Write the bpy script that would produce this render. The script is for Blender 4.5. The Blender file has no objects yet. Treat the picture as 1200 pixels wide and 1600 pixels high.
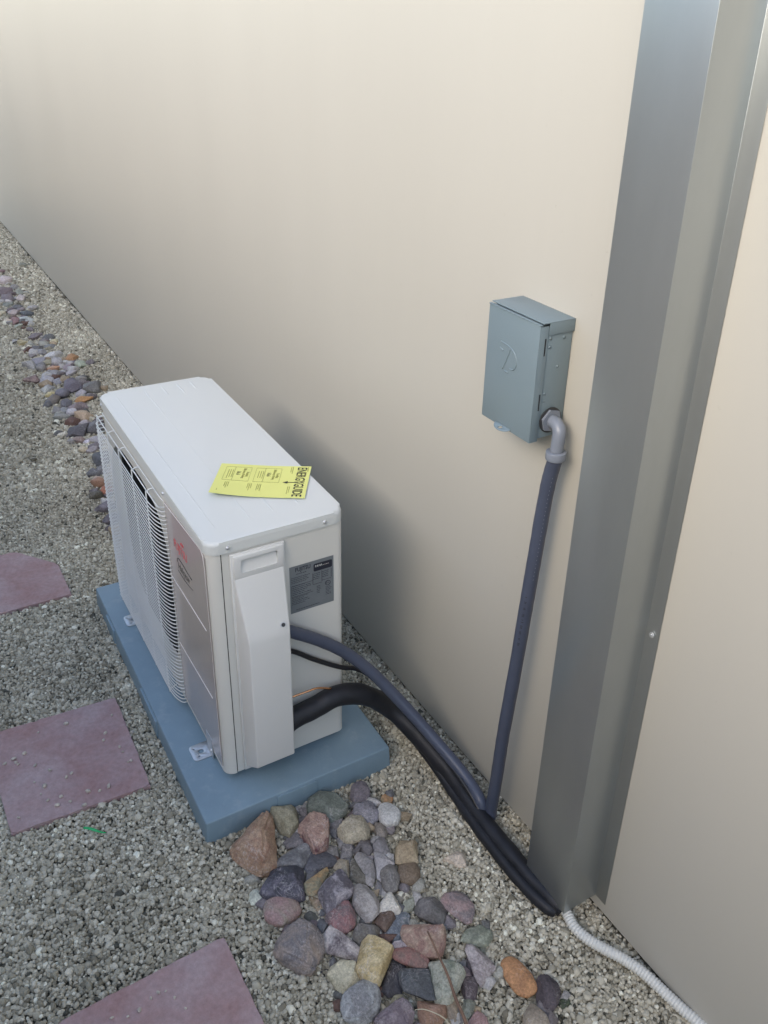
import bpy, bmesh, math, random
from math import sin, cos, pi, radians
from mathutils import Vector, Matrix, noise
import numpy as np

# ------------------------------------------------------------------ scene, camera, light
S = bpy.context.scene
COL = S.collection
S.render.resolution_x, S.render.resolution_y = 768, 1024
cam_data = bpy.data.cameras.new('camera')
cam = bpy.data.objects.new('camera', cam_data); COL.objects.link(cam)
YAW, PITCH, ROLL = radians(55.9566), radians(-26.9758), radians(2.7776)
fwd = Vector((-sin(YAW)*cos(PITCH), cos(YAW)*cos(PITCH), sin(PITCH)))
side = Vector((cos(YAW), sin(YAW), 0)); up = side.cross(fwd)
s2 = side*cos(ROLL)+up*sin(ROLL); u2 = -side*sin(ROLL)+up*cos(ROLL)
cam.matrix_world = Matrix(((s2.x, u2.x, -fwd.x, 1.1990), (s2.y, u2.y, -fwd.y, -0.9331), (s2.z, u2.z, -fwd.z, 1.5373), (0, 0, 0, 1)))
cam_data.sensor_fit = 'VERTICAL'; cam_data.sensor_height = 36; cam_data.sensor_width = 27
cam_data.lens = 1361.93/1600*36
cam_data.shift_x = -74.257/1600; cam_data.shift_y = -84.268/1600
cam_data.clip_start = 0.02; cam_data.clip_end = 500
S.camera = cam

SUN_EL, SUN_AZ = radians(31), radians(156)       # azimuth of the sun measured from +y (behind the building) towards +x
world = bpy.data.worlds.new('World'); S.world = world; world.use_nodes = True
wn = world.node_tree.nodes; wl = world.node_tree.links
bg = wn['Background']
sky = wn.new('ShaderNodeTexSky'); sky.sky_type = 'NISHITA'; sky.sun_disc = False
sky.sun_elevation = SUN_EL; sky.sun_rotation = SUN_AZ
sky.air_density = 1.0; sky.dust_density = 2.2; sky.ozone_density = 0.5; sky.altitude = 300
wl.new(sky.outputs[0], bg.inputs[0]); bg.inputs[1].default_value = 0.15
sl = bpy.data.lights.new('sun', 'SUN'); sl.energy = 0.5; sl.angle = radians(35); sl.color = (1, .88, .72)
sun = bpy.data.objects.new('sun', sl); COL.objects.link(sun)
sdir = Vector((sin(SUN_AZ)*cos(SUN_EL), cos(SUN_AZ)*cos(SUN_EL), sin(SUN_EL)))
sun.rotation_euler = sdir.to_track_quat('Z', 'Y').to_euler()
sun.location = sdir*20
S.view_settings.view_transform = 'Standard'; S.view_settings.look = 'None'
S.view_settings.gamma = 1; S.view_settings.use_curve_mapping = False
S.view_settings.exposure = 1.5

# ------------------------------------------------------------------ materials
def lin(h):
    def c(v):
        v /= 255
        return v/12.92 if v <= .04045 else ((v+.055)/1.055)**2.4
    return tuple(c(int(h[i:i+2], 16)) for i in (0, 2, 4))

def new_mat(name):
    m = bpy.data.materials.new(name); m.use_nodes = True
    nt = m.node_tree; return m, nt, nt.nodes['Principled BSDF']

def mat(name, col, rough=.5, metal=0, var=.06, vscale=8, bump=0, bscale=60, stretch=(1, 1, 1), coat=0, rvar=.08, dirt=None, dscale=14, dlo=.62, dhi=.75, spec=.5):
    m, nt, b = new_mat(name); N = nt.nodes; L = nt.links
    tc = N.new('ShaderNodeTexCoord'); mp = N.new('ShaderNodeMapping'); mp.inputs['Scale'].default_value = stretch
    L.new(tc.outputs['Object'], mp.inputs[0])
    n1 = N.new('ShaderNodeTexNoise'); n1.inputs['Scale'].default_value = vscale; n1.inputs['Detail'].default_value = 6; n1.inputs['Roughness'].default_value = .65
    L.new(mp.outputs[0], n1.inputs['Vector'])
    r = N.new('ShaderNodeValToRGB'); e = r.color_ramp.elements
    e[0].position, e[1].position = .3, .7
    e[0].color = (*[c*(1-var) for c in col], 1); e[1].color = (*[min(1, c*(1+var)) for c in col], 1)
    L.new(n1.outputs[0], r.inputs[0]); out = r.outputs[0]
    if dirt:
        n3 = N.new('ShaderNodeTexNoise'); n3.inputs['Scale'].default_value = dscale; n3.inputs['Detail'].default_value = 9; n3.inputs['Roughness'].default_value = .75
        L.new(tc.outputs['Object'], n3.inputs['Vector'])
        mr = N.new('ShaderNodeMapRange'); mr.inputs[1].default_value = dlo; mr.inputs[2].default_value = dhi
        L.new(n3.outputs[0], mr.inputs[0])
        mx = N.new('ShaderNodeMix'); mx.data_type = 'RGBA'
        L.new(mr.outputs[0], mx.inputs[0]); L.new(out, mx.inputs[6]); mx.inputs[7].default_value = (*dirt, 1)
        out = mx.outputs[2]
    L.new(out, b.inputs['Base Color'])
    mr2 = N.new('ShaderNodeMapRange'); mr2.inputs[3].default_value = max(.02, rough-rvar); mr2.inputs[4].default_value = min(1, rough+rvar)
    L.new(n1.outputs[0], mr2.inputs[0]); L.new(mr2.outputs[0], b.inputs['Roughness'])
    b.inputs['Metallic'].default_value = metal; b.inputs['Specular IOR Level'].default_value = spec
    if coat: b.inputs['Coat Weight'].default_value = coat; b.inputs['Coat Roughness'].default_value = .12
    if bump:
        n2 = N.new('ShaderNodeTexNoise'); n2.inputs['Scale'].default_value = bscale; n2.inputs['Detail'].default_value = 4
        L.new(mp.outputs[0], n2.inputs['Vector'])
        bp = N.new('ShaderNodeBump'); bp.inputs['Strength'].default_value = bump; bp.inputs['Distance'].default_value = .002
        L.new(n2.outputs[0], bp.inputs['Height']); L.new(bp.outputs[0], b.inputs['Normal'])
    return m

M = {}
M['siding'] = mat('siding_paint', (.452, .440, .388), .42, var=.022, vscale=2.2, bump=.16, bscale=26, stretch=(1, 1, .14), dirt=(.33, .315, .27), dscale=48, dlo=.645, dhi=.72)
M['foundation'] = mat('foundation_concrete', (.16, .15, .13), .9, bump=.5)
M['cap'] = mat('white_enamel', (.60, .62, .595), .33, var=.015, vscale=3, bump=.05, bscale=300, dirt=(.5, .47, .4), dscale=90, dlo=.78, dhi=.84)
M['cabinet'] = mat('cream_enamel', (.63, .625, .575), .38, var=.02, vscale=3, bump=.05, bscale=300)
M['cover'] = mat('cover_plastic', (.64, .645, .62), .40, var=.015, vscale=3, bump=.08, bscale=400)
M['trim'] = mat('silver_trim_film', (.54, .48, .44), .18, metal=.35, var=.03, vscale=5, bump=.25, bscale=18)
M['trimline'] = mat('trim_groove_paint', (.66, .63, .60), .3, var=.01)
M['grille'] = mat('grille_wire_coating', (.70, .72, .70), .35, var=.02)
M['dark'] = mat('dark_fan_plastic', (.03, .032, .035), .5, var=.1)
M['black'] = mat('gap_shade_black', (.008, .008, .009), .8)  # near-black colour standing for the shade inside seams and slots
M['zinc'] = mat('zinc_steel', (.58, .60, .61), .42, metal=.6, var=.12, vscale=60, rvar=.12)
M['pad'] = mat('pad_plastic', (.195, .28, .335), .5, var=.07, vscale=9, bump=.2, bscale=260, dirt=(.30, .37, .41), dscale=22, dlo=.54, dhi=.85)
M['channel'] = mat('grey_metal_flashing', (.37, .39, .385), .33, metal=.74, stretch=(1, 1, .3), var=.07, vscale=6, rvar=.04)
M['box'] = mat('grey_box_enamel', (.165, .218, .242), .42, var=.03, vscale=6, bump=.06, bscale=250)
M['conduit'] = mat('grey_pvc_conduit', (.058, .070, .105), .42, var=.08, vscale=30, bump=.15, bscale=120)
M['fitting'] = mat('grey_pvc_fitting', (.185, .21, .25), .38, var=.03, vscale=20)
M['blackwrap'] = mat('black_foam_tape', (.010, .011, .015), .55, var=.3, vscale=22, bump=.5, bscale=35, dirt=(.10, .11, .13), dscale=260, dlo=.66, dhi=.72)
M['cable'] = mat('black_cable_jacket', (.012, .013, .016), .4)
M['copper'] = mat('copper_wire', (.72, .38, .20), .25, metal=1)
M['hose'] = mat('white_corrugated_plastic', (.62, .62, .57), .5, var=.05, vscale=20, bump=.1)
M['paver'] = None
M['card'] = mat('yellow_card', (.70, .71, .22), .6, var=.02, vscale=12)
M['cardback'] = mat('card_back', (.60, .72, .60), .6, var=.02)
M['ink'] = mat('black_ink', (.02, .02, .015), .6)
M['inkthin'] = mat('faded_ink', (.22, .22, .05), .6)
M['red'] = mat('red_ink', (.55, .05, .06), .5)
M['plate'] = mat('rating_plate_foil', (.22, .245, .26), .35, metal=.4, var=.08, vscale=25)
M['plateink'] = mat('rating_plate_ink', (.015, .018, .03), .5)
M['plateinkthin'] = mat('rating_plate_fine_print', (.05, .06, .075), .5)
M['stem'] = mat('dry_stem', (.20, .12, .08), .8, var=.25, vscale=40, bump=.5)
M['straw'] = mat('straw', (.55, .50, .36), .7, var=.1)
M['green'] = mat('green_plastic', (.02, .42, .13), .4)
M['petal'] = mat('red_scrap', (.45, .03, .04), .6)
M['block'] = mat('tan_block_masonry', (.43, .385, .335), .9, var=.12, vscale=5, bump=.6, bscale=80)
M['stucco'] = mat('tan_stucco', (.50, .43, .34), .9, var=.05, bump=.4)
M['rooftile'] = mat('brown_roof_tile', (.20, .13, .10), .8, var=.2)

def make_paver_mat():
    m, nt, b = new_mat('mauve_concrete_paver'); N = nt.nodes; L = nt.links
    tc = N.new('ShaderNodeTexCoord')
    n1 = N.new('ShaderNodeTexNoise'); n1.inputs['Scale'].default_value = 5; n1.inputs['Detail'].default_value = 8; n1.inputs['Roughness'].default_value = .7
    n2 = N.new('ShaderNodeTexNoise'); n2.inputs['Scale'].default_value = 90; n2.inputs['Detail'].default_value = 8; n2.inputs['Roughness'].default_value = .8
    n3 = N.new('ShaderNodeTexVoronoi'); n3.inputs['Scale'].default_value = 140
    for n in (n1, n2, n3): L.new(tc.outputs['Object'], n.inputs['Vector'])
    r = N.new('ShaderNodeValToRGB'); e = r.color_ramp.elements; e[0].position = .36; e[1].position = .66
    e[0].color = (.345, .205, .19, 1); e[1].color = (.43, .33, .325, 1)
    L.new(n1.outputs[0], r.inputs[0])
    mx = N.new('ShaderNodeMix'); mx.data_type = 'RGBA'; mx.blend_type = 'OVERLAY'; mx.inputs[0].default_value = .16
    r2 = N.new('ShaderNodeValToRGB'); r2.color_ramp.elements[0].position = .35; r2.color_ramp.elements[1].position = .65
    L.new(n2.outputs[0], r2.inputs[0]); L.new(r.outputs[0], mx.inputs[6]); L.new(r2.outputs[0], mx.inputs[7])
    mr = N.new('ShaderNodeMapRange'); mr.inputs[1].default_value = .74; mr.inputs[2].default_value = .84; L.new(n2.outputs[0], mr.inputs[0])
    mx2 = N.new('ShaderNodeMix'); mx2.data_type = 'RGBA'; L.new(mr.outputs[0], mx2.inputs[0]); L.new(mx.outputs[2], mx2.inputs[6]); mx2.inputs[7].default_value = (.42, .36, .35, 1)
    L.new(mx2.outputs[2], b.inputs['Base Color']); b.inputs['Roughness'].default_value = .8
    bp = N.new('ShaderNodeBump'); bp.inputs['Strength'].default_value = .5; bp.inputs['Distance'].default_value = .002
    L.new(n2.outputs[0], bp.inputs['Height']); L.new(bp.outputs[0], b.inputs['Normal'])
    return m
M['paver'] = make_paver_mat()

def make_rock_mat():
    # one stone material: each stone carries its own two colours (object colour and the 'vein' property)
    m, nt, b = new_mat('river_stone'); N = nt.nodes; L = nt.links
    tc = N.new('ShaderNodeTexCoord'); oi = N.new('ShaderNodeObjectInfo')
    add = N.new('ShaderNodeVectorMath'); add.operation = 'ADD'
    mul = N.new('ShaderNodeMath'); mul.operation = 'MULTIPLY'; mul.inputs[1].default_value = 37; L.new(oi.outputs['Random'], mul.inputs[0])
    L.new(tc.outputs['Object'], add.inputs[0]); L.new(mul.outputs[0], add.inputs[1])
    va = N.new('ShaderNodeAttribute'); va.attribute_type = 'OBJECT'; va.attribute_name = 'vein'
    n1 = N.new('ShaderNodeTexNoise'); n1.inputs['Scale'].default_value = 26; n1.inputs['Detail'].default_value = 7; n1.inputs['Roughness'].default_value = .68; n1.inputs['Distortion'].default_value = .9
    n2 = N.new('ShaderNodeTexNoise'); n2.inputs['Scale'].default_value = 230; n2.inputs['Detail'].default_value = 7; n2.inputs['Roughness'].default_value = .75
    for n in (n1, n2): L.new(add.outputs[0], n.inputs['Vector'])
    mr = N.new('ShaderNodeMapRange'); mr.inputs[1].default_value = .44; mr.inputs[2].default_value = .64; L.new(n1.outputs[0], mr.inputs[0])
    mx = N.new('ShaderNodeMix'); mx.data_type = 'RGBA'; L.new(mr.outputs[0], mx.inputs[0]); L.new(oi.outputs['Color'], mx.inputs[6]); L.new(va.outputs['Color'], mx.inputs[7])
    mr2 = N.new('ShaderNodeMapRange'); mr2.inputs[1].default_value = .3; mr2.inputs[2].default_value = .7; mr2.inputs[3].default_value = .55; mr2.inputs[4].default_value = 1.45; L.new(n2.outputs[0], mr2.inputs[0])
    # thin pale mineral veins, showing only in patches
    n4 = N.new('ShaderNodeTexNoise'); n4.inputs['Scale'].default_value = 38; n4.inputs['Detail'].default_value = 5; n4.inputs['Distortion'].default_value = 2.2; L.new(add.outputs[0], n4.inputs['Vector'])
    d1 = N.new('ShaderNodeMath'); d1.operation = 'SUBTRACT'; d1.inputs[1].default_value = .5; L.new(n4.outputs[0], d1.inputs[0])
    d2 = N.new('ShaderNodeMath'); d2.operation = 'ABSOLUTE'; L.new(d1.outputs[0], d2.inputs[0])
    d3 = N.new('ShaderNodeMapRange'); d3.inputs[1].default_value = 0; d3.inputs[2].default_value = .03; d3.inputs[3].default_value = .42; d3.inputs[4].default_value = 0; L.new(d2.outputs[0], d3.inputs[0])
    n5 = N.new('ShaderNodeTexNoise'); n5.inputs['Scale'].default_value = 14; L.new(add.outputs[0], n5.inputs['Vector'])
    d4 = N.new('ShaderNodeMapRange'); d4.inputs[1].default_value = .48; d4.inputs[2].default_value = .62; L.new(n5.outputs[0], d4.inputs[0])
    d5 = N.new('ShaderNodeMath'); d5.operation = 'MULTIPLY'; L.new(d3.outputs[0], d5.inputs[0]); L.new(d4.outputs[0], d5.inputs[1])
    lite = N.new('ShaderNodeMix'); lite.data_type = 'RGBA'; L.new(d5.outputs[0], lite.inputs[0]); L.new(mx.outputs[2], lite.inputs[6]); lite.inputs[7].default_value = (.62, .58, .55, 1)
    sc = N.new('ShaderNodeVectorMath'); sc.operation = 'SCALE'; L.new(lite.outputs[2], sc.inputs[0]); L.new(mr2.outputs[0], sc.inputs['Scale'])
    L.new(sc.outputs[0], b.inputs['Base Color']); b.inputs['Roughness'].default_value = .62; b.inputs['Specular IOR Level'].default_value = .35
    b1 = N.new('ShaderNodeBump'); b1.inputs['Strength'].default_value = .8; b1.inputs['Distance'].default_value = .006; L.new(n1.outputs[0], b1.inputs['Height'])
    b2 = N.new('ShaderNodeBump'); b2.inputs['Strength'].default_value = .6; b2.inputs['Distance'].default_value = .0012; L.new(n2.outputs[0], b2.inputs['Height']); L.new(b1.outputs[0], b2.inputs['Normal'])
    L.new(b2.outputs[0], b.inputs['Normal'])
    return m
M['rock'] = make_rock_mat()

def make_gravel_mat():
    m, nt, b = new_mat('pea_gravel_stone'); N = nt.nodes; L = nt.links
    at = N.new('ShaderNodeAttribute'); at.attribute_type = 'INSTANCER'; at.attribute_name = 'tone'
    r = N.new('ShaderNodeValToRGB'); e = r.color_ramp.elements
    e[0].position = 0; e[0].color = (.08, .078, .06, 1); e[1].position = 1; e[1].color = (.88, .86, .70, 1)
    for p, c in ((.12, (.20, .18, .13)), (.38, (.375, .345, .262)), (.62, (.51, .472, .368)), (.85, (.66, .62, .50))):
        x = e.new(p); x.color = (*c, 1)
    L.new(at.outputs['Fac'], r.inputs[0])
    tc = N.new('ShaderNodeTexCoord'); n = N.new('ShaderNodeTexNoise'); n.inputs['Scale'].default_value = 500; n.inputs['Detail'].default_value = 3
    L.new(tc.outputs['Object'], n.inputs['Vector'])
    mr = N.new('ShaderNodeMapRange'); mr.inputs[1].default_value = .3; mr.inputs[2].default_value = .7; mr.inputs[3].default_value = .75; mr.inputs[4].default_value = 1.25; L.new(n.outputs[0], mr.inputs[0])
    sc = N.new('ShaderNodeVectorMath'); sc.operation = 'SCALE'; L.new(r.outputs[0], sc.inputs[0]); L.new(mr.outputs[0], sc.inputs['Scale'])
    L.new(sc.outputs[0], b.inputs['Base Color']); b.inputs['Roughness'].default_value = .75; b.inputs['Specular IOR Level'].default_value = .3
    return m
M['gravel'] = make_gravel_mat()
M['soil'] = mat('gravel_bed_fines', (.13, .125, .095), .95, var=.4, vscale=130, bump=.8, bscale=300)
M['pebble'] = mat('loose_pebble', (.50, .45, .38), .75, var=.35, vscale=70)

# ------------------------------------------------------------------ helpers
def link(name, me, m=None, parent=None, smooth=False):
    o = bpy.data.objects.new(name, me); COL.objects.link(o)
    if m and not me.materials: me.materials.append(m)
    if parent: o.parent = parent
    if smooth:
        for p in me.polygons: p.use_smooth = True
    return o
def build(name, bm, m, parent=None, smooth=False, angle=None):
    bmesh.ops.recalc_face_normals(bm, faces=bm.faces)
    me = bpy.data.meshes.new(name); bm.to_mesh(me); bm.free()
    o = link(name, me, m, parent, smooth or angle is not None)
    if angle is not None: me.set_sharp_from_angle(angle=radians(angle))
    return o
def tag(o, label=None, cat=None, group=None, kind=None):
    for k, v in (('label', label), ('category', cat), ('group', group), ('kind', kind)):
        if v: o[k] = v
    return o
def empty(name, loc, rz=0):
    o = bpy.data.objects.new(name, None); COL.objects.link(o); o.location = loc; o.rotation_euler = (0, 0, rz); o.empty_display_size = .05
    return o
def box(bm, x0, x1, y0, y1, z0, z1, bev=0, seg=2):
    r = bmesh.ops.create_cube(bm, size=1)
    vs = r['verts']
    for v in vs:
        v.co = Vector(((x0+x1)/2+v.co.x*(x1-x0), (y0+y1)/2+v.co.y*(y1-y0), (z0+z1)/2+v.co.z*(z1-z0)))
    if bev:
        es = list({e for v in vs for e in v.link_edges})
        bmesh.ops.bevel(bm, geom=es, offset=bev, segments=seg, affect='EDGES', profile=.5)
def prism(bm, pts, z0, z1):
    lo = [bm.verts.new((x, y, z0)) for x, y in pts]; hi = [bm.verts.new((x, y, z1)) for x, y in pts]
    n = len(pts)
    for i in range(n): bm.faces.new((lo[i], lo[(i+1) % n], hi[(i+1) % n], hi[i]))
    bm.faces.new(lo[::-1]); bm.faces.new(hi); return lo, hi
def rrect(x0, x1, y0, y1, r, seg=6, corners=(1, 1, 1, 1)):
    P = []
    for k, (cx, cy, a0) in enumerate(((x1-r, y1-r, 0), (x0+r, y1-r, 90), (x0+r, y0+r, 180), (x1-r, y0+r, 270))):
        if not corners[k]:
            P.append(((x1, y1), (x0, y1), (x0, y0), (x1, y0))[k]); continue
        for i in range(seg+1):
            a = radians(a0+90*i/seg); P.append((cx+r*cos(a), cy+r*sin(a)))
    return P
def smooth_path(pts, sub=8):
    P = [Vector(p) for p in pts]; P = [P[0]*2-P[1]]+P+[P[-1]*2-P[-2]]; out = []
    for i in range(1, len(P)-2):
        a, b, c, d = P[i-1], P[i], P[i+1], P[i+2]
        for k in range(sub):
            t = k/sub
            out.append(.5*((2*b)+(c-a)*t+(2*a-5*b+4*c-d)*t*t+(3*b-a-3*c+d)*t**3))
    out.append(P[-2]); return out
def tube(bm, pts, rad, n=12, caps=True, uvlen=None):
    """round tube along a polyline; rad is a number or a function (i, s) -> radius"""
    P = [Vector(p) for p in pts]; rings = []; T0 = (P[1]-P[0]).normalized()
    N0 = T0.orthogonal().normalized(); s = 0
    for i, p in enumerate(P):
        T = ((P[i+1] if i < len(P)-1 else p)-(P[i-1] if i > 0 else p)).normalized()
        N0 = (N0-T*N0.dot(T)).normalized(); B = T.cross(N0)
        if i: s += (p-P[i-1]).length
        r = rad(i, s) if callable(rad) else rad
        rings.append([bm.verts.new(p+(N0*cos(2*pi*k/n)+B*sin(2*pi*k/n))*r) for k in range(n)])
    for a, b in zip(rings, rings[1:]):
        for k in range(n): bm.faces.new((a[k], a[(k+1) % n], b[(k+1) % n], b[k]))
    if caps: bm.faces.new(rings[0][::-1]); bm.faces.new(rings[-1])
def cyl(bm, c, axis, r, h, n=20, r2=None):
    c = Vector(c); axis = Vector(axis).normalized()
    tube(bm, [c-axis*h/2, c+axis*h/2], (lambda i, s: r if i == 0 else (r2 if r2 is not None else r)), n)
def boolean(o, cutter_bm, op='DIFFERENCE'):
    bmesh.ops.recalc_face_normals(cutter_bm, faces=cutter_bm.faces)
    me = bpy.data.meshes.new('cutter'); cutter_bm.to_mesh(me); cutter_bm.free()
    c = bpy.data.objects.new('cutter', me); COL.objects.link(c)
    c.parent = o.parent
    md = o.modifiers.new('cut', 'BOOLEAN'); md.operation = op; md.object = c; md.solver = 'EXACT'
    bpy.context.view_layer.update()
    dg = bpy.context.evaluated_depsgraph_get()
    nm = bpy.data.meshes.new_from_object(o.evaluated_get(dg)); old = o.data
    o.modifiers.clear(); o.data = nm; nm.name = old.name
    if not nm.materials: nm.materials.append(old.materials[0])
    bpy.data.objects.remove(c); bpy.data.meshes.remove(me); return o
def bevel_obj(o, w, seg=2, ang=30):
    b = o.modifiers.new('bevel', 'BEVEL'); b.width = w; b.segments = seg; b.limit_method = 'ANGLE'; b.angle_limit = radians(ang)
    for p in o.data.polygons: p.use_smooth = True
    return o
def text_mesh(txt, size, sx=1, extrude=.0002, shear=0, bold=0, align='LEFT'):
    cu = bpy.data.curves.new('txt', 'FONT'); cu.body = txt; cu.size = size; cu.extrude = extrude; cu.shear = shear; cu.offset = bold; cu.align_x = align; cu.resolution_u = 2
    o = bpy.data.objects.new('txt', cu); COL.objects.link(o); bpy.context.view_layer.update()
    me = bpy.data.meshes.new_from_object(o.evaluated_get(bpy.context.evaluated_depsgraph_get()))
    bpy.data.objects.remove(o); bpy.data.curves.remove(cu)
    me.transform(Matrix.Diagonal((sx, 1, 1, 1))); me.materials.clear(); return me
def frame(origin, xdir, ydir):
    x = Vector(xdir).normalized(); y = Vector(ydir).normalized(); z = x.cross(y)
    return Matrix(((x.x, y.x, z.x, origin[0]), (x.y, y.y, z.y, origin[1]), (x.z, y.z, z.z, origin[2]), (0, 0, 0, 1)))
def put_text(name, txt, size, fr, m, parent, x=0, y=0, **k):
    me = text_mesh(txt, size, **k); me.transform(Matrix.Translation((x, y, 0))); me.transform(fr)
    return link(name, me, m, parent)
def flat_strip(bm, fr, x0, x1, y0, y1, t=.0003):
    vs = [bm.verts.new(fr @ Vector(p)) for p in ((x0, y0, 0), (x1, y0, 0), (x1, y1, 0), (x0, y1, 0), (x0, y0, t), (x1, y0, t), (x1, y1, t), (x0, y1, t))]
    for f in ((3, 2, 1, 0), (4, 5, 6, 7), (0, 1, 5, 4), (1, 2, 6, 5), (2, 3, 7, 6), (3, 0, 4, 7)): bm.faces.new([vs[i] for i in f])
def fine_print(bm, fr, x0, x1, y0, dy, n, rnd, h=.0011, vertical=False):
    """rows of illegible fine print, as short dashes"""
    for i in range(n):
        x = x0; y = y0-i*dy; e = x0+(x1-x0)*rnd.uniform(.6, 1)
        while x < e:
            w = rnd.uniform(.0015, .005); flat_strip(bm, fr, x, min(x+w, e), y, y+h); x += w+rnd.uniform(.0006, .0014)
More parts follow.
